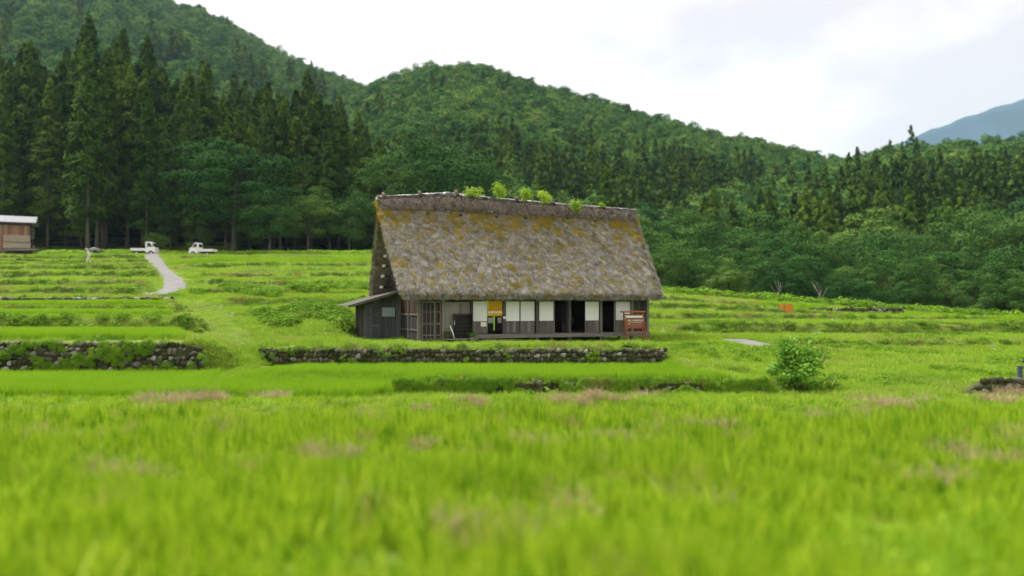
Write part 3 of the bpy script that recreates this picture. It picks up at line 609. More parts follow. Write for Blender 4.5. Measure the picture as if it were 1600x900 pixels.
wall_weeds(2200, -4.3, 9.6, 28.9, -1.3, -0.82, -0.25, 0.14, 0.32, 'weeds hanging over the paddy edge stones', 3.0)
stone_wall('stone_wall', [(-27, 34.95), (-20, 34.95), (-15, 34.9), (-13.9, 35.2), (-13.0, 36.2)], lambda x: -1.0, lambda x: 0.24 - max(0, (x + 14.6)) * 0.35, 0.25, 'mossy fieldstone terrace wall at left above the bright rice', 300, 0.24, 0.9)
stone_wall('stone_wall', [(-11.6, 36.6), (-11.2, 35.95), (-9, 35.75), (0, 35.75), (5, 35.8), (6.9, 36.0)], lambda x: -0.68, lambda x: -0.05 + 0.02 * math.sin(x), 0.22, 'long low fieldstone wall in front of the farmhouse', 300, 0.06, 0.98)
stone_wall('stone_wall', [(-36, 52.95), (-29, 52.95), (-24.0, 52.95), (-22.9, 53.5)], lambda x: 1.92, lambda x: 2.42, 0.30, 'small grey fieldstone wall below the asphalt lane', 120, 0.45, 0.9)
stone_wall('stone_wall', [(-4.3, 28.95), (0, 28.85), (4, 28.9), (8.6, 29.1)], lambda x: -1.3, lambda x: -0.92, 0.22, 'overgrown low stone bank at the paddy edge below the farmhouse', 70, 0.06, 0.38)
stone_wall('stone_wall', [(29.2, 77.6), (33, 77.7), (38.5, 78.2)], lambda x: zat(489, 77.8), lambda x: zat(480.5, 77.8), 0.26, 'far weathered stone wall on the upper right terrace', 110, 0.4, 0.9)
stone_wall('stone_wall', [(15.8, 27.6), (16.5, 27.2), (19.5, 27.1), (21.5, 27.1)], lambda x: -1.25, lambda x: -0.62 - 1.1 * max(0, 16.2 - x), 0.26, 'dark stone wall end at the right edge of the field', 140, 0.05, 1.0, 0.3)

# ------------------------------------------------------------------ the farmhouse
def d_of(u, v): return 41 + 0.3746 * u + 0.9272 * v
def U(px, v=0.0):
    r = (px - 800) / F; X0 = HC[0] + v * E2[0]; Y0 = HC[1] + v * E2[1]
    return (r * Y0 - X0) / (E1[0] - r * E1[1])
def V(px, u=0.0):
    r = (px - 800) / F; X0 = HC[0] + u * E1[0]; Y0 = HC[1] + u * E1[1]
    return (r * Y0 - X0) / (E2[0] - r * E2[1])
def Zp(py, u, v=0.0): return EYE - (py - HY) * d_of(u, v) / F
def hw(u, v, z=0.0): return (HC[0] + u * E1[0] + v * E2[0], HC[1] + u * E1[1] + v * E2[1], z)
house = empty('farmhouse', (HC[0], HC[1], 0), HTH)
tag(house, 'old wooden farmhouse with steep mossy thatched roof', 'farmhouse')
def hb(name, u0, u1, v0, v1, z0, z1, mat, parent=None, bevel=0.006, jit=0):
    return MB().box(u0, u1, v0, v1, z0, z1, jit=jit).build(name, mat, parent or house, bevel=bevel)
def boards(name, u0, u1, z0, z1, v, n, mat, parent=None, th=0.03, jit=0.008):
    wdt = (u1 - u0) / n
    for i in range(n):
        dv = random.uniform(-jit, jit)
        hb(name, u0 + i * wdt + 0.003, u0 + (i + 1) * wdt - 0.003, v + dv, v + dv + th, z0, z1 + random.uniform(-0.004, 0.004), mat, parent, 0.004)
def boards_side(name, v0, v1, z0, z1, u, n, mat, parent=None, th=0.03):
    wdt = (v1 - v0) / n
    for i in range(n):
        du = random.uniform(-0.006, 0.006)
        hb(name, u + du, u + du + th, v0 + i * wdt + 0.003, v0 + (i + 1) * wdt - 0.003, z0, z1, mat, parent, 0.004)
ZF, ZB, ZT, ZM = 0.36, 0.13, 2.12, 1.03     # floor, beam bottom, door head, shoji split
uA = U(657); uB = U(680); uC = U(692); uD = U(735.5); uE = U(738)
POSTS = [U(x) for x in (655, 692.5, 736.5, 787, 839, 889.5, 938.5, 987, 1011)]
for i, u in enumerate(POSTS):
    hb('post', u - 0.075, u + 0.075, -0.08, 0.07, 0.06 - (0.2 if i > 3 else 0), 2.62, W_PALE if i == 1 else W_DARK if i == 2 else W_GREY)
    if i >= 2:
        s = MB(); 
        obj('foundation_stone', random.choice(STONES_P), house, (u, -0.01, h1(*hw(u, 0)[:2]) + 0.02), (0, 0, random.random()), (0.34, 0.32, 0.26))
# beams
hb('floor_beam', U(740), U(1011) + 0.08, -0.16, -0.085, ZB, ZF - 0.02, W_BEAM)
hb('floor_beam', U(740), HL_, HW - 0.15, HW - 0.05, ZB, ZF - 0.02, W_BEAM)
for a, b in zip(POSTS[:-1], POSTS[1:]):
    hb('lintel', a + 0.078, b - 0.078, -0.05, 0.05, ZT + 0.005, ZT + 0.13, W_DARK)
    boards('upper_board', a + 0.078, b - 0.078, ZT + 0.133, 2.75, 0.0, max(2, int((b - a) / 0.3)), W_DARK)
hb('eave_beam', -0.6, HL_ + 0.5, -0.34, -0.2, 2.36, 2.50, W_DARK)
hb('floor', uE, HL_ - 0.05, -0.08, HW - 0.16, ZF - 0.06, ZF - 0.015, W_GREY)
hb('earth_floor', 0.05, uE - 0.01, 0.05, HW - 0.2, -0.02, 0.10, M_SOIL)
hb('ceiling', 0.05, HL_ - 0.05, 0.06, HW - 0.1, 2.55, 2.60, W_DARK)
# inner supports under the floor
for u in np.linspace(POSTS[3] + 0.9, POSTS[-2] + 0.4, 6):
    for v in (2.2, 4.5, 6.6):
        hb('floor_support', u - 0.07, u + 0.07, v - 0.07, v + 0.07, -0.25, ZF - 0.06, W_DARK)
# front, left part: lattice door, brown panel, pale sliding door
def panel_door(name, u0, u1, z0, z1, v, rails, bars, mat_frame, mat_panel, label=None):
    d = empty(name, (0, 0, 0), 0, house)
    if label: d['label'] = label
    hb('panel', u0 + 0.02, u1 - 0.02, v + 0.03, v + 0.045, z0 + 0.02, z1 - 0.02, mat_panel, d)
    hb('stile', u0, u0 + 0.07, v - 0.012, v + 0.026, z0, z1, mat_frame, d); hb('stile', u1 - 0.07, u1, v - 0.012, v + 0.026, z0, z1, mat_frame, d)
    for (ra, rb) in rails: hb('rail', u0 + 0.072, u1 - 0.072, v - 0.01, v + 0.024, ra, rb, mat_frame, d)
    for u in bars: hb('bar', u - 0.028, u + 0.028, v + 0.002, v + 0.026, z0 + 0.1, z1 - 0.05, mat_frame, d)
    return d
RL = [(0.05, 0.17), (0.30, 0.36), (0.87, 0.98), (1.50, 1.58), (2.02, 2.10)]
panel_door('lattice_door', uA + 0.06, uB, 0.05, 2.10, 0.0, RL, [U(660.2), U(666.5), U(672.8)], W_GREY, W_DARK, 'weathered lattice door with two rails and three bars')
panel_door('narrow_door', uB + 0.01, uC - 0.08, 0.05, 2.10, 0.02, RL, [], W_GREY, W_BROWN, 'narrow brown board door')
pd = panel_door('sliding_door', uC + 0.085, uD - 0.06, 0.18, 2.08, -0.01, [(0.20, 0.28), (0.62, 0.67), (1.28, 1.33), (1.98, 2.06)], [], W_PALE, W_GREY, 'pale grey board sliding door')
boards('plank', uC + 0.16, uD - 0.13, 0.2, 2.0, 0.001, 7, W_PALE, pd, th=0.018)
hb('door_sill', uC + 0.02, U(741), -0.62, -0.1, 0.10, 0.16, W_PALE)
hb('step', U(741.5), U(786), -0.55, -0.18, 0.0, 0.12, W_BROWN); hb('step', U(752), U(785), -0.8, -0.57, 0.0, 0.055, W_GREY)
# shoji screens
def shoji(x0, x1, v=0.0, split=ZM):
    u0, u1 = U(x0), U(x1); s = empty('shoji_screen', (0, 0, 0), 0, house)
    hb('paper', u0 + 0.012, u1 - 0.012, v + 0.004, v + 0.012, split, ZT - 0.02, M_PAPER, s, 0)
    for a, b in ((u0, u0 + 0.02), (u1 - 0.02, u1)): hb('stile', a, b, v - 0.008, v + 0.022, ZF, ZT, W_GREY, s, 0.003)
    for a, b in ((ZF, ZF + 0.05), (split - 0.02, split + 0.008), (ZT - 0.03, ZT - 0.003)): hb('rail', u0 + 0.021, u1 - 0.021, v - 0.006, v + 0.02, a, b, W_GREY, s, 0.003)
    boards('board', u0 + 0.021, u1 - 0.021, ZF + 0.051, split - 0.021, v + 0.006, 4, W_GREY, s, th=0.01, jit=0.002)
    return s
for i, (a, b) in enumerate(((738.5, 761.5), (790.3, 812.5), (812.9, 835.5), (842.5, 865.5), (914, 936), (962, 985.5))): shoji(a, b, 0.0 if i % 2 == 0 else 0.03)
hb('door_edge', U(960), U(961.8), 0.04, 0.07, ZF, ZT, W_PALE); hb('door_edge', U(865.7), U(867), 0.05, 0.09, ZF, ZT, W_PALE)
boards('wall_board', U(986) + 0.1, U(1011) - 0.08, ZF - 0.02, ZT, 0.0, 5, W_DARK)
hb('paper_notice', U(751), U(760), -0.02, -0.012, Zp(510, 4, 0), Zp(503, 4, 0), M_NOTE)
hb('switch_box', U(785.2), U(789), -0.12, -0.082, Zp(498, 5, 0), Zp(494.5, 5, 0), M_PAPER)
# yellow noren and black sheets added for the dark opening under it
def cloth(name, u0, u1, z0, z1, v, mat, parent, waves=3, amp=0.025, th=0.004):
    n = 24; top = []; 
    vv = []; ff = []
    for j in range(5):
        z = z1 + (z0 - z1) * j / 4
        for i in range(n + 1):
            t_ = i / n; vv.append((u0 + (u1 - u0) * t_, v + amp * (0.3 + 0.7 * j / 4) * math.sin(t_ * waves * 2 * math.pi + 0.5), z))
    for j in range(4):
        for i in range(n): ff.append((j * (n + 1) + i, j * (n + 1) + i + 1, (j + 1) * (n + 1) + i + 1, (j + 1) * (n + 1) + i))
    me = mesh(vv, ff, mat, True, name); o = obj(name, me, parent); s = o.modifiers.new('solid', 'SOLIDIFY'); s.thickness = th
    return o
u0, u1 = U(762.5), U(784.8)
nor = empty('door_curtain', (HC[0], HC[1], 0), HTH); tag(nor, 'yellow cloth curtain with cream band hanging in the doorway', 'curtain')
zY = [Zp(467.5, 4.5), Zp(484, 4.5), Zp(486, 4.5), Zp(490, 4.5), Zp(494, 4.5)]
for i, (a, b) in enumerate(((u0, (u0 + u1) / 2 - 0.004), ((u0 + u1) / 2 + 0.004, u1))):
    cloth('yellow_panel', a, b, zY[1], zY[0], -0.02, M_YELLOW, nor, 3)
    cloth('orange_band', a, b, zY[2], zY[1], -0.021, M_ORANGE, nor, 3)
    cloth('cream_band', a, b, zY[3], zY[2], -0.021, M_CREAM, nor, 3)
    cloth('yellow_hem', a, b, zY[4], zY[3], -0.021, M_YELLOW, nor, 3)
blk = empty('door_curtain', (HC[0], HC[1], 0), HTH); tag(blk, 'black split sheets with pale grey pane patches, added for the dark opening behind the yellow curtain', 'curtain')
for a, b, pa, pb in ((u0, U(771.6), U(763), U(770.6)), (U(773.6), u1, U(778), U(784))):
    cloth('dark_opening_sheet', a, b, ZF + 0.02, zY[4] - 0.0, 0.06, M_BLACKCLOTH, blk, 1, 0.01)
    cloth('grey_patch', pa, pb, Zp(505, 4.6), Zp(496, 4.6), 0.035, M_GREYCLOTH, blk, 1, 0.006)
# side and back walls
side = lambda z0, z1, v0, v1, n, mat: boards_side('wall_board', v0, v1, z0, z1, 0.0, n, mat)
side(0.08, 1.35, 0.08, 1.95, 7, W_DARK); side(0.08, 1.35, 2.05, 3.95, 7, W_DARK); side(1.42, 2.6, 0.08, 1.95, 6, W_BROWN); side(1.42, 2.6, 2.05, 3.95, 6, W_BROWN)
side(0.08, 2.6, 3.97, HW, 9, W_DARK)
for v in (2.0, 3.95): hb('post', -0.075, 0.075, v - 0.07, v + 0.07, 0.02, 2.6, W_GREY)
for z in (0.55, 1.36): hb('side_rail', -0.045, 0.01, 0.09, 3.88, z, z + 0.07, W_GREY)
boards_side('wall_board', 0.08, HW, ZF - 0.02, 2.6, HL_ - 0.03, 18, W_DARK)
boards('wall_board', 0.05, 5.9, 0.05, 2.6, HW - 0.05, 16, W_DARK); boards('wall_board', 7.5, HL_, ZF, 2.6, HW - 0.05, 16, W_DARK)
# inside: partitions and a chest glimpsed through the doors
hb('partition', U(866) + 1.4, U(866) + 1.46, 1.2, HW - 0.4, ZF, 2.5, M_GREYCLOTH); hb('partition', U(889), U(889) + 0.05, 0.9, HW - 0.3, ZF, 2.5, W_BROWN)
hb('partition', U(939), U(939) + 0.05, 0.9, HW - 0.3, ZF, 2.5, W_DARK); hb('partition', U(840), U(840) + 0.05, 0.9, HW - 0.3, ZF, 2.5, W_DARK)
hb('inner_wall', U(889) + 0.06, HL_ - 0.1, 3.6, 3.66, ZF, 2.5, W_BROWN); hb('inner_wall', U(840) + 0.06, U(889) - 0.01, 4.2, 4.26, ZF, 2.5, W_DARK)
ch = empty('wooden_chest', (HC[0] + (U(880, 1.5)) * E1[0] + 1.5 * E2[0], HC[1] + U(880, 1.5) * E1[1] + 1.5 * E2[1], ZF), HTH)
tag(ch, 'dark wooden chest inside the left open doorway', 'chest')
MB().box(-0.28, 0.28, -0.2, 0.2, -0.01, 0.52).build('body', W_DARK, ch, bevel=0.01); MB().box(-0.3, 0.3, -0.22, 0.22, 0.523, 0.56).build('lid', W_BROWN, ch, bevel=0.006)
lp = empty('wall_lamp', (HC[0] + U(897, 3.5) * E1[0] + 3.56 * E2[0], HC[1] + U(897, 3.5) * E1[1] + 3.56 * E2[1], Zp(500, U(897, 3.5), 3.5)), HTH)
tag(lp, 'small pale lamp box on the wall inside the reddish doorway', 'lamp')
MB().box(-0.09, 0.09, -0.06, 0.03, -0.15, 0.15).build('shade', M_PAPER, lp, bevel=0.01); MB().box(-0.1, 0.1, -0.07, 0.03, 0.152, 0.17).build('cap', W_DARK, lp)
# gable (left), recessed under the verge
def roof_in(v): return 2.42 + (7.0 - 2.42) * (1 - abs(v - 3.4) / 3.75)
nb = 26
for i in range(nb):
    a = -0.05 + 6.9 * i / nb; b = -0.05 + 6.9 * (i + 1) / nb; za, zb_ = roof_in(a + 0.004), roof_in(b - 0.004)
    if min(za, zb_) < 2.65: continue
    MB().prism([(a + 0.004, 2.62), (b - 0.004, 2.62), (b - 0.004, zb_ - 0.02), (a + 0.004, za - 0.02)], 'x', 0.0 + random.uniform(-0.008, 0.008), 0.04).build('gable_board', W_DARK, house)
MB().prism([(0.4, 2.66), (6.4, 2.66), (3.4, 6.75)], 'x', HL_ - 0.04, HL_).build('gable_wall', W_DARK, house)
hb('gable_rail', -0.05, -0.012, 0.3, 6.5, 2.62, 2.74, W_GREY); hb('gable_rail', -0.05, -0.012, 1.6, 5.2, 4.5, 4.58, W_GREY)
gw = empty('gable_window', (0, 0, 0), 0, house)
hb('pane', -0.03, -0.02, V(620.5), V(615.0), Zp(433, 0, 5.0), Zp(414, 0, 5.0), M_PAPER, gw)
for k_ in range(6): hb('lattice_bar', -0.06, -0.03, 5.62 + k_ * 0.13, 5.65 + k_ * 0.13, 2.76, 3.62 - k_ * 0.1, W_GREY, gw)
for k_ in range(4): hb('lattice_rail', -0.072, -0.062, 5.6, 6.2, 2.85 + k_ * 0.2, 2.88 + k_ * 0.2, W_GREY, gw)
for k_, (x, y) in enumerate(((604, 370), (602, 386), (600.5, 400), (598.5, 415.5), (597, 431.5), (595, 448.5))):
    v = V(x, -0.7); z = Zp(y, -0.7, v); pe = MB().tube([(0.02, v, z + 0.01), (-0.62, v, z)], 0.075, 8).build('pole', W_DARK, house)
    for q in (-0.13, 0.11): MB().box(-0.72, -0.6, v + q - 0.085, v + q + 0.085, z - 0.075, z + 0.075).build('pole_end', M_NOTE, pe, bevel=0.01)
    MB().beam((-0.66, v - 0.22, z - 0.13), (-0.66, v + 0.2, z - 0.16), 0.05, 0.05).build('lashing', W_DARK, pe)

# roof body
RU0, RU1 = -1.0, 13.99
def slope_z(v): return 2.72 + (7.72 - 2.72) * (1 - abs(v - 3.4) / 4.06)
def prof_out(t_):  # t 0..1 front eave to ridge
    v = -0.66 + 4.06 * t_; sag = -0.14 * math.sin(math.pi * t_); return v, 2.70 + 5.02 * t_ + sag
def roof_mesh():
    NU, NT = 150, 44; secs = []
    for i in range(NU + 1):
        s = i / NU; sec = []
        def pu(z): f = max(0, (z - 2.4) / 5.3); a = RU0 - 0.4 * f; b = RU1 + 0.72 * f; return a + (b - a) * s
        outer = [(-0.42, 2.34), (-0.66, 2.38), (-0.76, 2.5)] + [prof_out(j / NT) for j in range(NT + 1)]
        back = [(6.8 - v, z) for v, z in reversed(outer[:-1])]
        inner = [(6.8 + 0.1, 2.45), (3.4, 6.98), (-0.1, 2.45)]
        pr = outer + back + inner
        for j, (v, z) in enumerate(pr):
            u = pu(z); e = 0.0
            if j < len(outer) + len(back): e = 0.035 * math.sin(u * 3.1 + z * 2.3) + 0.03 * math.sin(u * 7.3 + z * 5.1 + 1) + 0.02 * math.sin(u * 13 + z * 9)
            if z < 2.6 and j < 5: z = z + 0.05 * math.sin(u * 1.9) + 0.03 * math.sin(u * 5.3) - 0.02
            edge = min(s, 1 - s) * NU
            e -= 0.10 * max(0, 1 - edge / 2.5) ** 2
            sgn = -1 if v < 3.4 else 1
            sec.append((u, v + sgn * e * 0.78, z + e * 0.62))
        secs.append(sec)
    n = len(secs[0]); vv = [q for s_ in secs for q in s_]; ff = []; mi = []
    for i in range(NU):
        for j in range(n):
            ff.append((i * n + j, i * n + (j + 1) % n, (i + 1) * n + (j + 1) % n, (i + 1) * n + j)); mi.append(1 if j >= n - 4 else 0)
    # end caps as strips between outer and inner outlines
    no = n - 3; half = no // 2
    for base, fl in ((0, False), (NU * n, True)):
        for a0, a1, i0, i1 in ((0, half, n - 1, n - 2), (half, no - 1, n - 2, n - 3)):
            m_ = a1 - a0
            for q in range(m_):
                f = (base + a0 + q, base + a0 + q + 1, base + (i1 if q == m_ - 1 and a1 == half else i0 if q < m_ // 2 else i1))
                ff.append(f); mi.append(0)
            q = a0 + m_ // 2; ff.append((base + q, base + i0, base + i1)); mi.append(0)
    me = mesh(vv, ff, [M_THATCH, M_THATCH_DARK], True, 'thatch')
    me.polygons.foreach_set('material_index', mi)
    bm = bmesh.new(); bm.from_mesh(me); bmesh.ops.recalc_face_normals(bm, faces=bm.faces); bm.to_mesh(me); bm.free()
    return me
roof = obj('roof', roof_mesh(), house)
def straw(n, mat, name, L0=0.16, L1=0.34, wd=0.016, spread=0.15):
    Vv = []; Fc = []
    for _ in range(n):   # lies along -Y (downhill), lifted a little along +Z
        x = rng.uniform(-spread, spread); y = rng.uniform(-0.05, 0.15); l = rng.uniform(L0, L1); a = rng.normal(0, 0.2); z0 = rng.uniform(-0.01, 0.02); z1 = z0 + rng.uniform(0.0, 0.04)
        dx, dy = math.sin(a) * l, -math.cos(a) * l; w_ = wd * rng.uniform(0.6, 1.5) / 2; b = len(Vv)
        Vv += [(x - w_, y, z0), (x + w_, y, z0), (x + dx + w_ * 0.6, y + dy, z1), (x + dx - w_ * 0.6, y + dy, z1)]; Fc.append((b, b + 1, b + 2, b + 3))
    return obj(name, mesh(np.array(Vv), np.array(Fc), mat, False, name), link=False)
P_straw = [straw(26, M_THATCH, 'straw_clump', 0.22, 0.5, 0.012, 0.10) for _ in range(6)]
n = 24000; t_ = rng.uniform(0, 1.0, n); s = rng.uniform(-0.001, 1.001, n)
pv = np.array([prof_out(a) for a in t_]); fz = np.clip((pv[:, 1] - 2.4) / 5.3, 0, 1); ua = RU0 - 0.4 * fz; ub = RU1 + 0.72 * fz; uu = ua + (ub - ua) * s
sl = math.atan2(5.02, 4.06)
edge = np.minimum(uu - ua, ub - uu); tw = np.where(edge < 0.5, np.where(s < 0.5, -1, 1) * 0.35 * (1 - edge / 0.5), 0)
P = np.stack([uu, pv[:, 0] - 0.015, pv[:, 1] + 0.02], 1)
rot = np.stack([sl + rng.normal(0, 0.1, n), rng.normal(0, 0.1, n), tw + rng.normal(0, 0.12, n)], 1)
sc_ = rng.uniform(0.7, 1.25, n)
scatter('thatch_straw', P, rot, np.repeat(sc_[:, None], 3, 1), P_straw, 'loose straw ends on the mossy thatch', None, roof)
# straw fringe on the eave edge and on the two verges
n = 1500; uu = rng.uniform(RU0, RU1, n); P = np.stack([uu, rng.uniform(-0.78, -0.6, n), rng.uniform(2.42, 2.62, n)], 1)
rot = np.stack([rng.normal(1.35, 0.15, n), rng.normal(0, 0.12, n), rng.normal(0, 0.3, n)], 1); scatter('eave_straw', P, rot, np.full((n, 3), 0.7), P_straw, 'straw fringe along the eave', None, roof)
n = 1500; t_ = rng.uniform(0, 1, n); pv = np.array([prof_out(a) for a in t_]); fz = (pv[:, 1] - 2.4) / 5.3; k = rng.uniform(0, 0.6, n)
left = rng.uniform(size=n) < 0.6; uu = np.where(left, RU0 - 0.4 * fz, RU1 + 0.72 * fz)
bk = rng.uniform(size=n) < 0.35
vv_ = pv[:, 0] + k * 0.75; vv_ = np.where(bk, 6.8 - vv_, vv_); P = np.stack([uu, vv_, pv[:, 1] - k * 0.5], 1)
rot = np.stack([np.where(bk, sl + 1.0, sl) + rng.normal(0, 0.2, n), np.where(left, -1.3, 1.3) + rng.normal(0, 0.2, n), rng.normal(0, 0.2, n)], 1)
scatter('verge_straw', P, rot, np.full((n, 3), 0.8), P_straw, 'straw ends along the verge', None, roof)
# ridge cap with hump, bark band and pole knobs
def ridge_dz(u): return tab(np.array([u]), [(-1.6, -0.02), (0, 0.1), (2.6, 0.42), (4.0, 0.30), (7, 0.18), (10, 0.10), (13, 0.02), (15, -0.05)])[0]
def ridge(name, mat, rad_v, z_lo, z_hi, u0, u1, seed, seg=90, parent=roof):
    vv = []; ff = []; n = 14
    for i in range(seg + 1):
        u = u0 + (u1 - u0) * i / seg; e = 1 - 0.25 * max(0, 1 - min(i, seg - i) / 2.0) ** 2
        for j in range(n):
            a = math.pi * j / (n - 1); v = 3.4 - math.cos(a) * rad_v * e; zz = z_lo + (z_hi - z_lo) * max(0.0, math.sin(a)) ** 0.8 * e + ridge_dz(u) * (0.3 + 0.7 * math.sin(a))
            q = 0.03 * math.sin(u * 4.1 + j + seed) + 0.035 * math.sin(u * 9.7 + j * 2 + seed); vv.append((u, v + q * 0.6, zz + q))
    for i in range(seg):
        for j in range(n): ff.append((i * n + j, i * n + (j + 1) % n, (i + 1) * n + (j + 1) % n, (i + 1) * n + j))
    ff += [tuple(range(n)), tuple(seg * n + j for j in range(n - 1, -1, -1))]
    me = mesh(vv, ff, mat, True, name); bm = bmesh.new(); bm.from_mesh(me); bmesh.ops.recalc_face_normals(bm, faces=bm.faces); bm.to_mesh(me); bm.free()
    return obj(name, me, parent)
ridge('ridge_bark', M_RIDGE_BARK, 0.52, 7.22, 7.76, -1.38, 14.66, 0)
ridge('ridge_cap', M_RIDGE, 0.27, 7.60, 7.90, -1.5, 14.75, 2)
P_rs = [straw(26, M_RIDGE, 'ridge_straw_clump', 0.15, 0.3, 0.018) for _ in range(3)]
n = 1400; uu = rng.uniform(-1.45, 14.7, n); a = rng.uniform(0.1, 1.2, n); rz = np.array([ridge_dz(u) for u in uu])
P = np.stack([uu, 3.4 - np.cos(a) * 0.29, 7.61 + 0.29 * np.sin(a) + rz * (0.3 + 0.7 * np.sin(a))], 1)
rot = np.stack([rng.normal(0.9, 0.25, n) - a * 0.4, rng.normal(0, 0.2, n), rng.normal(0, 0.9, n)], 1); scatter('ridge_straw', P, rot, np.full((n, 3), 0.75), P_rs, 'rough straw along the ridge', None, roof)
n = 2600; uu = rng.uniform(-1.35, 14.6, n); a = rng.uniform(0.0, 0.75, n); rz = np.array([ridge_dz(u) for u in uu])
P = np.stack([uu, 3.4 - np.cos(a) * 0.54, 7.23 + 0.55 * np.sin(a) ** 0.8 + rz * (0.3 + 0.7 * np.sin(a))], 1)
rot = np.stack([rng.normal(1.15, 0.15, n), rng.normal(0, 0.15, n), rng.normal(0, 0.4, n)], 1); scatter('ridge_straw', P, rot, np.full((n, 3), 0.85), [straw(14, M_RIDGE_BROWN, 'brown_straw_clump', 0.15, 0.3, 0.02, 0.08) for _ in range(4)], 'brown straw on the ridge band', None, roof)
for x in (598, 712, 655, 806, 862, 940): 
    u = U(x, 3.4); zz = 7.96 + ridge_dz(u); MB().tube([(u - 0.05, 2.9, zz - 0.2), (u, 3.4, zz + 0.06), (u + 0.04, 3.9, zz - 0.2)], [0.09, 0.1, 0.09], 8).build('ridge_binding', M_RIDGE_BARK, roof, smooth=True)
for x, y in ((667, 339), (718, 341), (775, 344), (820, 345), (878, 348), (929, 350)):
    u = U(x, 2.85); v, z = prof_out(0.86); MB().tube([(u, v + 0.3, z - 0.03), (u, v - 0.2, z + 0.0)], [0.10, 0.085], 8).build('pole_knob', W_DARK, roof)
# rafters peeking from under the eave
for k_ in range(34):
    u = -0.4 + k_ * 0.43; MB().beam((u, 0.1, 2.66), (u, -0.52, 2.38), 0.055, 0.055).build('rafter_end', W_DARK, roof)
# right-hand pent roof board
MB().prism([(13.66, 2.62), (14.62, 2.36), (14.64, 2.40), (13.66, 2.67)], 'y', -0.35, 6.4).build('pent_roof', W_BEAM, house)
MB().beam((14.55, -0.42, 2.33), (14.55, 6.4, 2.33), 0.08, 0.12).build('pent_fascia', W_GREY, house); MB().beam((13.66, -0.39, 2.56), (14.66, -0.39, 2.29), 0.05, 0.14).build('pent_barge', W_PALE, house)
# lean-to at the left gable
lt = empty('lean_to', (0, 0, 0), 0, house); lt['label'] = 'blue-grey board lean-to with sloping plank roof'
V0, UL = 4.0, -1.95
hb('post', UL - 0.07, UL + 0.07, V0 - 0.07, V0 + 0.07, 0.03, 2.12, W_BLUE, lt); hb('post', -0.24, -0.09, V0 - 0.06, V0 + 0.06, 0.03, 2.5, W_BLUE, lt)
uX = U(594.5, V0)
boards('plank', UL + 0.08, uX - 0.02, 0.06, 1.95, V0 + 0.02, 5, W_BLUE, lt)
for z in (0.08, 0.72, 1.32, 1.86): hb('rail', UL + 0.08, uX - 0.02, V0 - 0.02, V0 + 0.008, z, z + 0.09, W_BLUE, lt)
hb('middle_stile', uX - 0.018, uX + 0.04, V0 - 0.025, V0 + 0.03, 0.06, 2.0, W_BLUE, lt)
boards('plank', uX + 0.05, -0.26, 0.06, 2.2, V0 + 0.02, 4, W_BLUE, lt)
hb('bluish_panel', U(597, V0), U(617, V0), V0 - 0.02, V0 - 0.002, Zp(494.5, -0.6, V0), Zp(480.5, -0.6, V0), M_PANE, lt)
for i in range(5):  # boards over the doors follow the roof slope
    a = UL + 0.08 + i * 0.34; b = a + 0.33; MB().prism([(a, 1.96), (b, 1.96), (b, 2.08 + (b - UL) * 0.26), (a, 2.08 + (a - UL) * 0.26)], 'y', V0 + 0.055, V0 + 0.08).build('upper_board', W_BLUE, lt)
boards_side('plank', V0 + 0.08, V0 + 2.75, 0.05, 2.05, UL - 0.02, 11, W_DARK, lt); boards('plank', UL, 0, 0.05, 2.1, V0 + 2.75, 6, W_DARK, lt)
for i in range(11):   # sloping roof planks
    a = V0 - 0.62 + i * 0.345; MB().prism([(0.02, 2.70), (-2.98, 1.84), (-2.98, 1.88), (0.02, 2.74)], 'y', a, a + 0.335).build('roof_plank', W_GREY, lt)
MB().beam((0.0, V0 - 0.66, 2.69), (-3.02, V0 - 0.66, 1.81), 0.05, 0.13).build('barge_board', W_GREY, lt)
MB().beam((-0.1, V0 - 0.3, 2.58), (-2.8, V0 - 0.3, 1.83), 0.07, 0.09).build('rafter', W_DARK, lt); hb('roof_pole', UL - 0.05, UL + 0.06, V0 - 0.6, V0 + 3.0, 2.02, 2.11, W_DARK, lt)

# things standing by the house
sh = empty('shoe_shelf', hw(U(711, -0.45), -0.45, 0.16), HTH); tag(sh, 'black open shelf rack standing before the pale sliding door', 'shelf')
wS = U(739, -0.45) - U(711, -0.45); hS = Zp(491, 3, -0.4) - 0.16
MB().box(0, 0.035, 0, 0.3, 0, hS).build('side_panel', M_BLACK, sh); MB().box(wS - 0.035, wS, 0, 0.3, 0, hS).build('side_panel', M_BLACK, sh)
for i in range(6): MB().box(0.036, wS - 0.036, 0.0, 0.29, 0.04 + i * (hS - 0.08) / 6, 0.065 + i * (hS - 0.08) / 6).build('shelf', W_DARK, sh)
MB().box(0.036, wS - 0.036, 0.28, 0.295, 0.02, hS - 0.03).build('back_panel', M_BLACK, sh)
MB().box(-0.03, wS + 0.03, -0.02, 0.32, hS, hS + 0.035).build('top_board', W_BROWN, sh)
um = empty('umbrella', hw(U(709.3, -0.5), -0.55, 0.16), HTH); tag(um, 'furled dark umbrella with white handle leaning on the black shelf', 'umbrella')
MB().tube([(0, 0, 0.02), (0.03, 0.06, 0.35), (0.05, 0.1, 0.62), (0.05, 0.11, 0.7)], [0.015, 0.065, 0.03, 0.012], 8).build('canopy', M_BLACKCLOTH, um, smooth=True)
MB().tube([(0.05, 0.11, 0.68), (0.055, 0.13, 0.88), (0.07, 0.13, 0.94), (0.10, 0.12, 0.92)], 0.016, 6).build('handle', M_WHITE, um, smooth=True)
br = empty('walking_stick', hw(U(705.3, -0.5), -0.55, 0.16), HTH); tag(br, 'white crooked stick leaning beside the umbrella', 'stick')
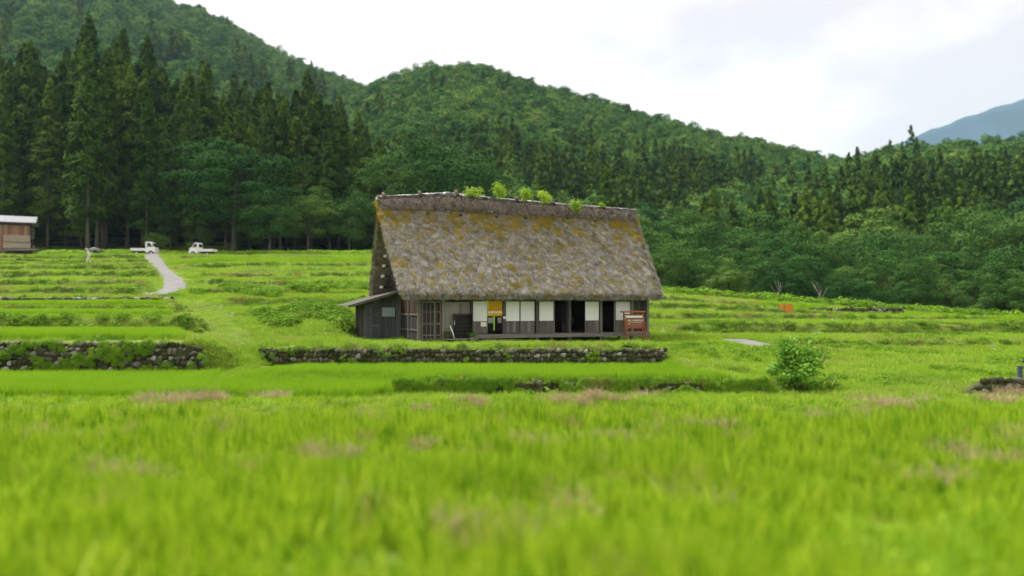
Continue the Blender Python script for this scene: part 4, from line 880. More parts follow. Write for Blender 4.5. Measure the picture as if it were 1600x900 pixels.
MB().tube([(0.14, 0.0, 0.02), (0.09, 0.05, 0.3), (0.02, 0.1, 0.48), (-0.05, 0.15, 0.68)], [0.03, 0.035, 0.04, 0.022], 7).build('stick', M_WHITE, br, smooth=True)
MB().tube([(0.14, 0.0, 0.0), (0.145, 0.0, 0.05)], [0.05, 0.035], 8).build('tip', M_GREYCLOTH, br, smooth=True)
bk_ = empty('dark_bundle', hw(U(697.5, -0.3), -0.28, 0.165), HTH); tag(bk_, 'added dark greenish basket at the foot of the pale sliding door', 'bundle')  # added shape, stands in for greenish shading on the door's lower panel
MB().tube([(0.05, 0, 0), (0.05, 0, 0.18), (0.05, 0, 0.36)], [0.13, 0.16, 0.17], 12).build('body', M_SOIL, bk_, smooth=False)
for z in (0.06, 0.18, 0.3): MB().tube([(0.05, 0, z - 0.015), (0.05, 0, z + 0.015)], [0.15 + z * 0.09] * 2, 12).build('hoop', W_DARK, bk_)
pp = empty('potted_plant', hw(U(738.5, -0.75), -0.72, 0.02), HTH); tag(pp, 'small pale leaved potted plant at the corner of the black shelf', 'plant')
MB().tube([(0, 0, 0), (0, 0, 0.2)], [0.09, 0.13], 10).build('pot', M_GREYCLOTH, pp)
c = rng.normal(0, 1, (130, 3)) * np.array([0.13, 0.11, 0.09]) + np.array([0, 0, 0.33]); obj('leaves', leaf_cloud(c, c - np.array([0, 0, 0.2]), 0.035, TR['shrub'], 'leaves'), pp)

# information sign
sg = empty('information_sign', hw(U(991, -1.1), -1.1, -0.10), HTH - R(2)); tag(sg, 'reddish brown timber information board with white lettering', 'sign')
pxm = F / d_of(13, -1.1); zs = lambda y: (532 - y) / pxm
hwid = 21.5 / pxm; tilt = 3.2 / pxm
for sx in (-1, 1):
    x_top = (-18.3 if sx < 0 else 15.0) / pxm; x_bot = (-13.8 if sx < 0 else 19.2) / pxm
    MB().beam((x_bot, -0.18, -0.02), (x_top, 0.02, zs(488)), 0.075, 0.06).build('leg', M_SIGNBAR, sg, bevel=0.005)
    MB().beam((x_bot, 0.26, -0.02), (x_top * 0.98, 0.05, zs(490)), 0.06, 0.05).build('rear_leg', M_SIGNBAR, sg, bevel=0.005)
MB().prism([(-0.16, 0), (0.18, 0), (0.18, 0.035), (0.02, 0.085), (-0.16, 0.035)], 'x', -23 / pxm, 18.5 / pxm).build('roof_bar', M_SIGNBAR, sg, loc=(0, 0, zs(488)), bevel=0.005)
MB().box(-17 / pxm, 14 / pxm, -0.035, 0.015, zs(492.5), zs(490.3)).build('top_rail', M_SIGNBAR, sg, bevel=0.004)
bd = MB().box(-15.6 / pxm, 15.0 / pxm, -0.055, -0.03, zs(511), zs(492.7)).build('board', M_SIGN, sg, bevel=0.004)
MB().box(-14.5 / pxm, 15.4 / pxm, -0.085, -0.04, zs(512.6), zs(511.05)).build('bottom_rail', M_SIGNBAR, sg, bevel=0.004)
MB().box(-14 / pxm, 16.2 / pxm, -0.13, -0.09, zs(519.6), zs(517.4)).build('lower_rail', M_SIGNBAR, sg, bevel=0.004)
MB().box(-15.0 / pxm, 13.4 / pxm, -0.062, -0.0555, zs(496), zs(493)).build('white_band', M_PAPER, bd)
lm = MB(); rr = random.Random(3)
def glyph(x, z, s):
    for q in range(4): lm.box(x + 0.05 * s, x + 0.85 * s, -0.0615, -0.0555, z + (q * 0.27) * s, z + (q * 0.27 + 0.13) * s) if rr.random() < 0.8 else None
    for q in range(3):
        if rr.random() < 0.75: lm.box(x + (0.1 + q * 0.3) * s, x + (0.2 + q * 0.3) * s, -0.0625, -0.0556, z, z + 0.93 * s)
gs = 2.35 / pxm; xx = -12.6 / pxm
for i in range(13):
    if i != 3: glyph(xx, zs(501.2), gs * 0.86)
    xx += gs * 0.93
for i in range(34): lm.box((-12.2 + i * 0.74) / pxm, (-12.2 + i * 0.74 + rr.uniform(0.3, 0.6)) / pxm, -0.0612, -0.0555, zs(503.3), zs(503.3) + rr.uniform(0.4, 0.85) / pxm)
for i in range(3): glyph((-11.4 + i * 1.3) / pxm, zs(506.5), 1.25 / pxm)
lm.build('lettering', M_PAPER, bd)

# young plants rooted on the thatch ridge
for i, (x, y, wpx, hpx, lb) in enumerate(((740, 293, 26, 17, 'low wide lime green shrub, leftmost on the thatch ridge'), (781, 288, 24, 30, 'tallest lime green shrub growing on the thatch ridge'),
        (822, 293, 19, 25, 'lime green shrub on the thatch ridge, third from the left'), (850, 298, 22, 20, 'round lime green shrub on the thatch ridge, fourth from the left'), (897, 310, 16, 22, 'small lime green shrub low on the ridge, fifth from the left'), (942, 316, 10, 8, 'tiny green sprout near the right end of the ridge'))):
    u = U(x, 3.0); dd = d_of(u, 3.0); wm = 1.05 * wpx * dd / F; zt = Zp(y - hpx * 0.28, u, 3.0)
    base = 7.85 + ridge_dz(u) if i != 4 else 7.5; p = empty('ridge_shrub', hw(u, 3.05 if i != 4 else 2.75, base - 0.1), 0); tag(p, lb, 'shrub', 'shrubs on the thatch ridge')
    top = max(0.8 * (zt - base + 0.1), 0.3)
    MB().tube([(0, 0, -0.15), (0.02, 0, top * 0.5), (0, 0.02, top * 0.9)], [0.025, 0.018, 0.006], 6).build('stem', BARK, p)
    n = int(420 * wm * top / 0.4) + 120; cc = []
    for q in range(7):
        ctr = np.array([random.uniform(-0.35, 0.35) * wm, random.uniform(-0.3, 0.3) * wm, random.uniform(0.22, 0.78) * top]); cc.append(ctr + rng.normal(0, 0.15, (n // 7, 3)) * np.array([wm, wm, top]))
    cc = np.concatenate(cc); obj('leaves', leaf_cloud(cc, cc - np.array([0, 0, top * 0.4]), 0.05, TR['lime'], 'leaves'), p)

# ------------------------------------------------------------------ trees
def tree_trunk(h, r0, limbs, name, mat=BARK, bend=0.03, lo=0.45, reach=2.5):
    mb = MB(); pts = []; rad = []
    for k in range(7):
        t_ = k / 6; pts.append((bend * h * math.sin(t_ * 3), bend * h * math.sin(t_ * 2 + 1) - bend * h * 0.84, h * t_ - 0.4 * (k == 0))); rad.append(r0 * (1 - 0.85 * t_) * (1.35 if k == 0 else 1))
    mb.tube(pts, rad, 8)
    for i in range(limbs):
        t_ = random.uniform(lo, 0.9); a = random.uniform(0, 6.28); p = Vector((bend * h * math.sin(t_ * 3), bend * h * math.sin(t_ * 2 + 1) - bend * h * 0.84, h * t_)); ln = reach * random.uniform(0.5, 1)
        q = p + Vector((math.cos(a) * ln * 0.5, math.sin(a) * ln * 0.5, ln * 0.25)); e = p + Vector((math.cos(a) * ln, math.sin(a) * ln, ln * random.uniform(0.3, 0.7)))
        rr_ = r0 * (1 - 0.8 * t_) * 0.5; mb.tube([p, q, e], [rr_, rr_ * 0.7, rr_ * 0.25], 5, cap=False)
    return mesh(mb.v, mb.f, mat, True, name)
def cedar_crown(h, base, rad, nbr, per, mat, name, size=0.34):
    C = []; Nn = []
    for i in range(nbr):
        t_ = (i + random.random()) / nbr; t_ = t_ ** 0.9; z = base + (h - base) * t_
        rr_ = rad * (1 - t_) ** 0.75 * random.uniform(0.6, 1.15) + 0.25
        if t_ < 0.12: rr_ *= 0.55 + 3.7 * t_
        a = random.uniform(0, 6.28); ca, sa = math.cos(a), math.sin(a)
        s = np.sqrt(rng.uniform(0.06, 1, per)); off = rng.normal(0, 0.20 * rr_ ** 0.6, (per, 3)); off[:, 2] = rng.normal(0, 0.28, per) - 0.30 * s * rr_ * (1 - t_)
        c = np.stack([ca * s * rr_, sa * s * rr_, np.full(per, z)], 1) + off
        C.append(c); Nn.append(np.tile(np.array([ca * 0.8, sa * 0.8, 0.6]), (per, 1)))
    return leaf_cloud(np.concatenate(C), np.concatenate(Nn), size, mat, name, 0.5, 0.32)
def broad_crown(h, base, rad, ncl, per, mat, name, size=0.26, layer=False, flat=1.0, clus=(0.14, 0.32)):
    C = []; Nn = []; cz = (h + base) / 2; rz = (h - base) / 2
    for i in range(ncl):
        while True:
            q = rng.normal(0, 1, 3); q /= np.linalg.norm(q)
            if q[2] > -0.85: break
        k = random.uniform(0.5, 0.85 if clus[0] > 0.2 else 0.98) * (1 + 0.15 * math.sin(q[0] * 5 + q[1] * 4)); ctr = np.array([q[0] * rad * k, q[1] * rad * k, cz + q[2] * rz * k])
        cr_ = rad * random.uniform(*clus); d = rng.normal(0, 1, (per, 3)); d /= np.linalg.norm(d, axis=1)[:, None]; d[:, 2] = np.where(d[:, 2] < -0.55, -d[:, 2], d[:, 2])
        fl = 0.5 if layer else 0.72
        c = ctr + d * cr_ * np.array([1.15 if layer else 1, 1.15 if layer else 1, fl * flat]) * rng.uniform(0.7, 1.05, (per, 1)); C.append(c); Nn.append(d + 0.30 * q + np.array([0, 0, 0.15]))
    return leaf_cloud(np.concatenate(C), np.concatenate(Nn), size, mat, name, 0.62, 0.28)

CED = []
for i in range(4):
    hh = (27, 30, 33, 29)[i]; CED.append((tree_trunk(hh * 0.97, 0.27, 10, 'trunk', BARK, 0.004, 0.3, 1.6), cedar_crown(hh, hh * (0.20, 0.24, 0.16, 0.10)[i], (3.9, 4.2, 4.5, 4.8)[i], 190, 56, TR['cedar'], 'crown', 0.30), hh))
BRD = []
for i in range(5):
    hh = (12, 14, 11, 13, 10)[i]; BRD.append((tree_trunk(hh * 0.72, 0.24, 9, 'trunk', BARK, 0.03, 0.35, hh * 0.3), broad_crown(hh, hh * 0.16, hh * (0.38, 0.36, 0.44, 0.40, 0.42)[i], 72, 240, TR['broad'], 'crown', 0.115, layer=(i in (2,)), clus=(0.19, 0.36)), hh))
def plant_tree(name, kind, x, y, s, label, cat='tree', group=None, z=None):
    tr, cr_, hh = kind; rt = empty(name, (x, y, (h1(x, y) if z is None else z) - 0.15), random.uniform(0, 6.28)); rt.scale = (s, s, s * random.uniform(0.94, 1.06)); tag(rt, label, cat, group)
    obj('trunk', tr, rt); obj('crown', cr_, rt); return rt
# cedars of the wood edge: trunks one can tell apart
gc = 'cedars of the dense wood behind the trucks'
spots = []
for i in range(78):
    px = -60 + 690 * ((i * 0.6180339) % 1.0); d = random.choice((119, 123, 127, 132, 137)) + random.uniform(-2, 2)
    if px > 260: d += 6 + 0.02 * (px - 260)
    x = at(px, d)
    if any(math.hypot(x - a, d - b) < 3.0 for a, b in spots): continue
    if x < -66 and d < 124: continue
    spots.append((x, d)); want = tab(np.array([px]), [(-100, 60), (60, 85), (130, 70), (210, 62), (280, 110), (400, 132), (500, 120), (580, 165), (640, 215)])[0] + random.uniform(26, 95)
    k = random.choice(CED); hh = zat(want, d) - h1(x, d)
    place = [p_ for lim, p_ in ((70, 'behind the barn'), (135, 'between the barn and the walking person'), (205, 'between the walking person and the left truck'), (300, 'in the gap between the two trucks'), (420, 'behind the layered tree right of the trucks'), (999, 'left of the thatched roof')) if px < lim][0]
    row = 'front row cedar with bare lower trunk' if d < 126 else 'cedar standing deeper in the wood'
    tone = 'very tall ' if hh > 33 else 'tall ' if hh > 28 else 'shorter '
    plant_tree('cedar_tree', k, x, d, hh / k[2], tone + row + ' ' + place, 'tree', gc)
# the wood further up: one mass
def wood_stuff(name, X, Y, kinds, smin, smax, label, s=None):
    n = len(X); s = rng.uniform(smin, smax, n) if s is None else s; rot = np.stack([rng.normal(0, 0.02, n), rng.normal(0, 0.02, n), rng.uniform(0, 6.283, n)], 1)
    return scatter(name, np.stack([X, Y, H(X, Y) - 0.3], 1), rot, np.stack([s, s, s * rng.uniform(0.9, 1.12, n)], 1), kinds, label, 'forest')
K_ced = [obj('cedar_whole', k[1], link=False) for k in CED]
K_ced_far = [obj('cedar_far', cedar_crown(16, 1.5, 2.7, 40, 18, TR['cedar'], 'cedar_far', 0.55), link=False) for _ in range(3)]
K_brd_far = [obj('broad_far', broad_crown((9, 11, 12, 8, 10, 13)[i_], 0.2, (4.6, 4.2, 5.2, 4.8, 3.6, 4.4)[i_], 36, 40, TR['broadfar'], 'broad_far', 0.40, clus=(0.26, 0.42)), link=False) for i_ in range(6)]
X, Y = samp(520, 138, 190, -0.72, -0.16); px = X / Y * F + 800
ok = rng.uniform(size=len(X)) < np.where(px < 620, 1, 0.3)
X, Y, px = X[ok], Y[ok], px[ok]
want = tab(px, [(-100, 60), (60, 85), (130, 72), (210, 66), (280, 112), (400, 140), (500, 132), (560, 175), (640, 250), (800, 320)]) + rng.uniform(12, 80, len(px))
sq = np.minimum((EYE + (HY - want) * Y / F - H(X, Y)) / 30.0, 1.15); ok = sq > 0.45
wood_stuff('cedar_wood', X[ok], Y[ok], K_ced, 1, 1, 'dark cedar wood climbing the slope behind the first trunks', sq[ok])
def keep_hill(X, Y): return H(X, Y) > -20
X, Y = samp(7000, 185, 625, -0.85, -0.02); ok = keep_hill(X, Y); X, Y = X[ok], Y[ok]
con = (noise2(X, Y, 26, 1.0) + rng.normal(0, 0.2, len(X)) - 0.8 * sm((Y - 520) / 60) - (X / Y > -0.17)) > 0.72
wood_stuff('hill_forest', X[~con], Y[~con], K_brd_far, 0.45, 1.15, 'broadleaf forest covering the left hill'); wood_stuff('hill_forest', X[con], Y[con], K_ced_far, 0.9, 1.3, 'scattered conifers on the left hill')
X, Y = samp(6800, 136, 440, -0.20, 0.86); ok = keep_hill(X, Y); X, Y = X[ok], Y[ok]; pxx = X / Y * F + 800
lowbelt = np.exp(-((Y - 215) / 45.0) ** 2) * 0.75
con = (noise2(X, Y, 21, 2.0) + lowbelt + rng.normal(0, 0.2, len(X)) + 0.12 * sm((X / Y - 0.25) / 0.2) - 0.30 * sm((Y - 280) / 60) * (1 - sm((X / Y - 0.3) / 0.2)) - 0.5 * sm((Y - 295) / 20) * (X / Y > 0.30) - 0.5 * sm((Y - 385) / 25)) > 0.60
wood_stuff('hill_forest', X[~con], Y[~con], K_brd_far, 0.42, 0.95, 'broadleaf forest covering the middle and right hills'); wood_stuff('hill_forest', X[con], Y[con], K_ced_far, 0.5, 0.95, 'conifer stands on the middle and right hills')
# broadleaved trees at the wood edge
def btree(px, d, topy, kind, label, group=None, name='broadleaf_tree', wid=1.0):
    x = at(px, d); z = h1(x, d); k = BRD[kind % 5]; s = (zat(topy, d) - z) / k[2]; t = plant_tree(name, k, x, d, s, label, 'tree', group); t.scale.x *= wid; t.scale.y *= wid; return t
btree(365, 121, 228, 2, 'broad layered green tree spreading above the right truck', wid=1.25)
btree(420, 118, 305, 4, 'low layered tree with dark trunk right of the trucks', wid=1.15)
btree(480, 121, 290, 2, 'mid green broadleaf tree between layered tree and farmhouse roof')
btree(545, 122, 305, 1, 'leafy tree nearest the left end of the thatched roof', wid=1.1)
btree(245, 117, 362, 3, 'small bright tree standing behind the left truck', wid=1.3)
btree(310, 124, 330, 0, 'dark tree in the wood gap above the right truck'); btree(265, 128, 345, 1, 'dark bushy tree between the two trucks at the wood edge')
btree(650, 132, 215, 1, 'olive green round tree above the left part of the roof', wid=1.2); btree(705, 136, 225, 3, 'olive green round tree above the roof hump', wid=1.15); btree(600, 128, 250, 0, 'round green tree directly behind the left roof end', wid=1.2)
gb = 'broadleaf trees at the right wood edge'
lb_r = 'leafy broadleaf tree in the dense wood edge right of the farmhouse'
spots = []
for i in range(150):
    px = 985 + 680 * ((i * 0.754877) % 1.0); d = 97 + 34 * ((i * 0.56984) % 1.0); x = at(px, d)
    if any(math.hypot(x - a, d - b) < 5.6 for a, b in spots): continue
    spots.append((x, d)); hpx = tab(np.array([d]), [(97, 412), (108, 388), (118, 365), (132, 325)])[0] + random.uniform(-14, 22) + tab(np.array([px]), [(985, -14), (1200, 4), (1400, 6), (1600, 0)])[0]
    place = [p_ for lim, p_ in ((1080, 'beside the right roof end'), (1190, 'left of the dead trees'), (1300, 'behind the dead trees'), (1420, 'above the far stone wall'), (1520, 'right of the far stone wall'), (1700, 'near the right edge of the photograph')) if px < lim][0]
    btree(px, d, hpx, i, ('rounded front row leafy tree ' if d < 106 else 'leafy tree in the middle rows ' if d < 120 else 'tall back row leafy tree ') + place, gb)
for px, d, ty, lb in ((1295, 138, 288, 'pointed dark conifer standing tallest in the right wood'), (1115, 140, 300, 'slim dark conifer in the right wood, nearest the house roof'), (1205, 142, 300, 'dark conifer midway along the right wood'), (1500, 128, 372, 'conifer rising among leafy trees near the right edge'), (1560, 134, 350, 'dark conifer in the wood at the very right edge'), (945, 150, 262, 'broad dark conifer directly above the right roof end')):
    k = random.choice(CED[2:]); x = at(px, d); plant_tree('conifer_tree', (k[0], k[1], k[2]), x, d, (zat(ty, d) - h1(x, d)) / k[2], lb)
# bare pale trees
for px, lb in ((1217, 'bare forked pale dead tree at the right wood edge, left one'), (1281, 'bare pale dead tree at the right wood edge, right one')):
    d = 95.0; x = at(px, d); z = h1(x, d); rt = empty('dead_tree', (x, d, z - 0.1)); tag(rt, lb, 'dead tree'); hgt = zat(436, d) - z; mb = MB()
    mb.tube([(0, 0, 0), (0.1, 0, hgt * 0.4), (-0.1, 0, hgt * 0.62)], [0.09, 0.07, 0.05], 7); mb.build('trunk', PALE, rt, smooth=True)
    for q in range(7):
        a = random.uniform(0, 6.28); l = random.uniform(0.5, 1.1); z0 = hgt * random.uniform(0.35, 0.62); MB().tube([(0, 0, z0), (math.cos(a) * l * 0.5, math.sin(a) * l * 0.3, z0 + hgt * 0.2), (math.cos(a) * l, math.sin(a) * l, z0 + hgt * 0.4)], [0.04, 0.025, 0.01], 5).build('branch', PALE, rt, smooth=True)
# the big bush in the field and small ones
def bush(name, px, d, wpx, hpx, label, mat=TR['shrub'], n=2600, size=0.055, lobes=16):
    x = at(px, d); z = h1(x, d); wm = wpx * d / F; hm = hpx * d / F; rt = empty(name, (x, d, z - 0.03)); tag(rt, label, 'bush'); C = []; Nn = []
    for q in range(5):
        a = q * 1.26 + random.random(); MB().tube([(0, 0, -0.05), (math.cos(a) * wm * 0.15, math.sin(a) * wm * 0.15, hm * 0.4), (math.cos(a) * wm * 0.3, math.sin(a) * wm * 0.3, hm * 0.8)], [0.03, 0.02, 0.008], 5).build('stem', BARK, rt)
    for q in range(lobes):
        a = random.uniform(0, 6.28); t_ = random.uniform(0.1, 0.95); r_ = wm * 0.5 * math.sqrt(max(0.05, 1 - (t_ * 1.0) ** 2)) * random.uniform(0.2, 0.95); ctr = np.array([math.cos(a) * r_, math.sin(a) * r_, hm * t_ * 0.9]); per = n // lobes
        dd = rng.normal(0, 1, (per, 3)); dd /= np.linalg.norm(dd, axis=1)[:, None]; k = wm * random.uniform(0.10, 0.2); C.append(ctr + dd * k * rng.uniform(0.5, 1.0, (per, 1)) * np.array([1, 1, 0.85])); Nn.append(dd + np.array([0, 0, 0.5]))
    C = np.concatenate(C); C[:, 2] = np.maximum(C[:, 2], 0.03)
    obj('leaves', leaf_cloud(C, np.concatenate(Nn), size, mat, 'leaves'), rt); return rt
bb_ = bush('bush', 1243, 29.3, 112, 68, 'large ragged green bush in the field right of the farmhouse', n=5200, lobes=30, size=0.06)
for ch_ in range(13):   # stray shoots above the mass
    ax = random.choice((-1.0, -0.8, -0.6, -0.4, -0.2, 0.3, 0.7, 0.9, 1.05)) + random.uniform(-0.12, 0.12); hz_ = random.uniform(1.35, 1.95); ay = random.uniform(-0.5, 0.5)
    MB().tube([(ax * 0.2, ay * 0.2, 0.3), (ax * 0.7, ay * 0.7, hz_ * 0.65), (ax, ay, hz_)], [0.02, 0.014, 0.005], 5).build('shoot', BARK, bb_)
    q_ = rng.uniform(0.45, 1.0, (90, 1)); cc = np.array([[ax, ay, hz_]]) * q_ + rng.normal(0, 0.11, (90, 3)); obj('shoot_leaves', leaf_cloud(cc, rng.normal(0, 1, (90, 3)) + np.array([0, 0, 0.8]), 0.065, TR['shrub'], 'shoot_leaves'), bb_)
bush('bush', 1297, 28.6, 26, 24, 'small dark bush right beside the large one', GR['weed'], 500, 0.04, 6)
bush('bush', 1218, 70, 22, 9, 'low green shrub left of the orange panels', TR['shrub'], 300, 0.07, 5)
bush('bush', 300, 114.5, 26, 24, 'rounded dark bush in front of the right truck bonnet', TR['broad'], 500, 0.12, 7).location.x += 0
P_hedge = [dome(110, 0.42, 0.40, 0.06, GR['rice'], 'hedge_clump') for _ in range(3)]
# hedge strip behind the field top
X = rng.uniform(-66, -20, 1500); Y = 113.6 + rng.normal(0, 0.8, 1500) + 0.02 * (X + 40); put('hedge_weeds', X, Y, P_hedge, 1.3, 2.3, 'bright green undergrowth along the foot of the cedar wood', 'undergrowth', 0.3)
X = rng.uniform(-20, 15, 700); Y = 114.5 + rng.normal(0, 1.4, 700); put('hedge_weeds', X, Y, P_weed, 1.5, 2.6, 'undergrowth at the wood edge behind the farmhouse', 'undergrowth', 0.3)
X = rng.uniform(14, 75, 1600); Y = 93 + rng.normal(0, 2.5, 1600) - 0.03 * (X - 14); put('hedge_weeds', X, Y, P_weed, 1.4, 2.6, 'undergrowth along the right wood edge', 'undergrowth', 0.3)

# ------------------------------------------------------------------ little trucks
def wheel(par, x, y, r=0.26):
    wo = MB().tube([(x, y - 0.075, r), (x, y + 0.075, r)], r, 20).build('wheel', M_RUBBER, par)
    sgn = -1 if y < 0 else 1
    MB().tube([(x, y + sgn * 0.06, r), (x, y + sgn * 0.085, r)], [r * 0.62, r * 0.58], 16).build('rim', M_STEEL, wo)
    return wo
def kei_truck(px, d, heading, label, nose):
    x = at(px, d); rt = empty('small_truck', (x, d, h1(x, d) + 0.02), heading); tag(rt, label, 'truck')
    # local x forward; length 3.4, width 1.48
    if nose: prof = [(0.38, 0.32), (0.38, 1.80), (0.95, 1.80), (1.32, 1.18), (1.62, 1.02), (1.72, 0.78), (1.72, 0.32)]
    else: prof = [(0.32, 0.32), (0.32, 1.82), (0.92, 1.84), (1.20, 1.66), (1.56, 1.02), (1.70, 0.80), (1.70, 0.32)]
    cabm = MB().prism(prof, 'y', -0.72, 0.72).build('cab', M_WHITE, rt, bevel=0.05)
    for sy in (-1, 1):
        yy = sy * 0.722
        wp = [(0.58, 1.15), (0.58, 1.66), (0.93, 1.66), (1.24, 1.15)] if nose else [(0.56, 1.12), (0.56, 1.68), (0.95, 1.68), (1.30, 1.12)]
        MB().prism(wp, 'y', yy, yy + sy * 0.012).build('side_window', M_GLASS, rt)
        dr = MB().prism([(0.47, 0.42), (0.47, 1.08), (1.12, 1.08), (1.12, 0.62), (0.98, 0.42)], 'y', yy, yy + sy * 0.010).build('door', M_WHITE, rt); MB().box(0.52, 0.66, min(yy + sy * 0.01, yy + sy * 0.03), max(yy + sy * 0.01, yy + sy * 0.03), 0.98, 1.02).build('door_handle', M_RUBBER, dr)
        MB().tube([(1.1, yy - sy * 0.01, 0.27), (1.1, yy + sy * 0.015, 0.27)], 0.33, 20).build('wheel_arch', M_RUBBER, rt)
        wheel(rt, 1.10, sy * 0.68); wheel(rt, -0.85, sy * 0.64)
        MB().box(1.3, 1.42, min(sy * 0.73, sy * 0.86), max(sy * 0.73, sy * 0.86), 1.2, 1.36).build('mirror', M_RUBBER, rt, bevel=0.01)
        MB().box(1.70, 1.735, min(sy * 0.42, sy * 0.68), max(sy * 0.42, sy * 0.68), 0.68, 0.86).build('headlight', M_LAMP, rt, bevel=0.01)
        MB().box(-1.62, 0.27, sy * 0.72 - 0.02, sy * 0.72 + 0.02, 0.62, 0.92).build('bed_side', M_WHITE, rt, bevel=0.01)
        MB().box(-1.69, -1.655, min(sy * 0.5, sy * 0.68), max(sy * 0.5, sy * 0.68), 0.48, 0.6).build('tail_light', M_SIGN, rt)
    ws = [(0.99, 1.70), (1.30, 1.24)] if nose else [(1.20, 1.62), (1.53, 1.10)]
    (a, b), (c_, e) = ws; n_ = Vector((b - e, 0, c_ - a)).normalized() * 0.03
    MB().add([(a + n_.x, -0.6, b + n_.z), (c_ + n_.x, -0.64, e + n_.z), (c_ + n_.x, 0.64, e + n_.z), (a + n_.x, 0.6, b + n_.z), (a, -0.6, b), (c_, -0.64, e), (c_, 0.64, e), (a, 0.6, b)], [(0, 1, 2, 3), (7, 6, 5, 4), (0, 4, 5, 1), (1, 5, 6, 2), (2, 6, 7, 3), (3, 7, 4, 0)]).build('windscreen', M_GLASS, rt)
    MB().box(0.313, 0.318, -0.55, 0.55, 1.15, 1.62).build('rear_window', M_GLASS, rt) if not nose else MB().box(0.373, 0.378, -0.55, 0.55, 1.15, 1.62).build('rear_window', M_GLASS, rt)
    MB().box(-1.64, 0.28, -0.70, 0.70, 0.56, 0.62).build('bed_floor', M_WHITE, rt, bevel=0.01); MB().box(-1.66, -1.625, -0.74, 0.74, 0.62, 0.92).build('tailgate', M_WHITE, rt, bevel=0.01)
    MB().box(-1.55, 1.5, -0.4, 0.4, 0.34, 0.5).build('chassis', M_RUBBER, rt); MB().box(1.70, 1.76, -0.7, 0.7, 0.34, 0.52).build('bumper', M_WHITE, rt, bevel=0.015)
    MB().box(-0.35, 0.1, -0.66, -0.45, 0.33, 0.54).build('fuel_tank', M_RUBBER, rt, bevel=0.02)
    return rt
t1 = kei_truck(225.5, 110.5, R(4), 'small white flatbed truck facing right at the top of the lane', False)
t2 = kei_truck(317, 109, R(178), 'small white flatbed truck facing left beside the dark bush', True)

# ------------------------------------------------------------------ person walking in the terraces
def person():
    px, d = 138, 92.0; x = at(px, d); rt = empty('person', (x, d, h1(x, d) + 0.10), R(8)); tag(rt, 'person in white work clothes and pinkish hat walking left, hands behind back', 'person')
    V_ = []; E_ = []; Rr = []
    def add(p, r, par=None):
        V_.append(p); Rr.append(r)
        if par is not None: E_.append((par, len(V_) - 1))
        return len(V_) - 1
    pel = add((0.03, 0, 0.90), (0.15, 0.14)); sp = add((0.0, 0, 1.08), (0.145, 0.13), pel); chst = add((-0.07, 0, 1.27), (0.17, 0.14), sp); nk = add((-0.14, 0, 1.42), (0.065, 0.065), chst); hd0 = add((-0.20, 0, 1.49), (0.07, 0.07), nk)
    hd1 = add((-0.245, 0, 1.56), (0.088, 0.08), hd0); hd2 = add((-0.235, 0, 1.64), (0.07, 0.065), hd1); nose_ = add((-0.325, 0, 1.545), (0.018, 0.018), hd1)
    for sy in (-1, 1):
        sh_ = add((-0.07, sy * 0.19, 1.31), (0.068, 0.068), chst); el = add((0.10, sy * 0.26, 1.08), (0.052, 0.052), sh_); wr_ = add((0.17, sy * 0.10, 0.93), (0.036, 0.036), el); ha = add((0.20, sy * 0.04, 0.90), (0.034, 0.03), wr_)
        for q in range(4): f1 = add((0.205 + 0.005 * q, sy * (0.01 - 0.012 * q), 0.875 - 0.012 * q), (0.011, 0.011), ha); add((0.20, sy * (-0.02 - 0.012 * q), 0.855 - 0.014 * q), (0.009, 0.009), f1)
        th = add((0.17, sy * 0.03, 0.88), (0.012, 0.012), wr_)
        hp = add((0.03, sy * 0.09, 0.84), (0.10, 0.10), pel); kn = add(((-0.12 if sy < 0 else 0.04), sy * 0.10, 0.46), (0.075, 0.075), hp); an = add(((-0.20 if sy < 0 else 0.10), sy * 0.10, 0.09), (0.055, 0.05), kn); add(((-0.33 if sy < 0 else -0.03), sy * 0.10, 0.04), (0.045, 0.035), an)
    me = bpy.data.meshes.new('body'); me.from_pydata(V_, E_, []); me.materials.append(M_CLOTHES); me.materials.append(M_SKIN)
    o = obj('body', me, rt); o.modifiers.new('skin', 'SKIN'); sb = o.modifiers.new('sub', 'SUBSURF'); sb.levels = 2; sb.render_levels = 2
    if not me.skin_vertices:
        bm = bmesh.new(); bm.from_mesh(me); bm.verts.layers.skin.verify(); bm.to_mesh(me); bm.free()
    for i, s_ in enumerate(me.skin_vertices[0].data): s_.radius = Rr[i]; s_.use_root = (i == 0)
    # skin on the head
    MB().tube([(-0.215, 0, 1.47), (-0.25, 0, 1.52), (-0.255, 0, 1.58), (-0.24, 0, 1.66)], [0.075, 0.092, 0.094, 0.06], 14).build('face', M_SKIN, rt, smooth=True)
    for sy in (-1, 1):
        MB().tube([(-0.332, sy * 0.035, 1.575), (-0.347, sy * 0.034, 1.575)], [0.014, 0.008], 8).build('eye', M_HAIR, rt); MB().tube([(-0.235, sy * 0.088, 1.545), (-0.23, sy * 0.108, 1.56)], [0.025, 0.015], 8).build('ear', M_SKIN, rt)
    MB().box(-0.345, -0.325, -0.025, 0.025, 1.508, 1.516).build('mouth', M_PINK, rt)
    hat = MB(); hat.tube([(-0.245, 0, 1.61), (-0.24, 0, 1.625), (-0.24, 0, 1.69), (-0.235, 0, 1.74)], [0.20, 0.12, 0.115, 0.05], 18); hat.build('hat', M_PINK, rt, smooth=True)
    MB().box(0.22, 0.42, -0.05, 0.04, 0.80, 0.86).build('hair', M_HAIR, rt).name = 'hand_tool'
    return rt
person()

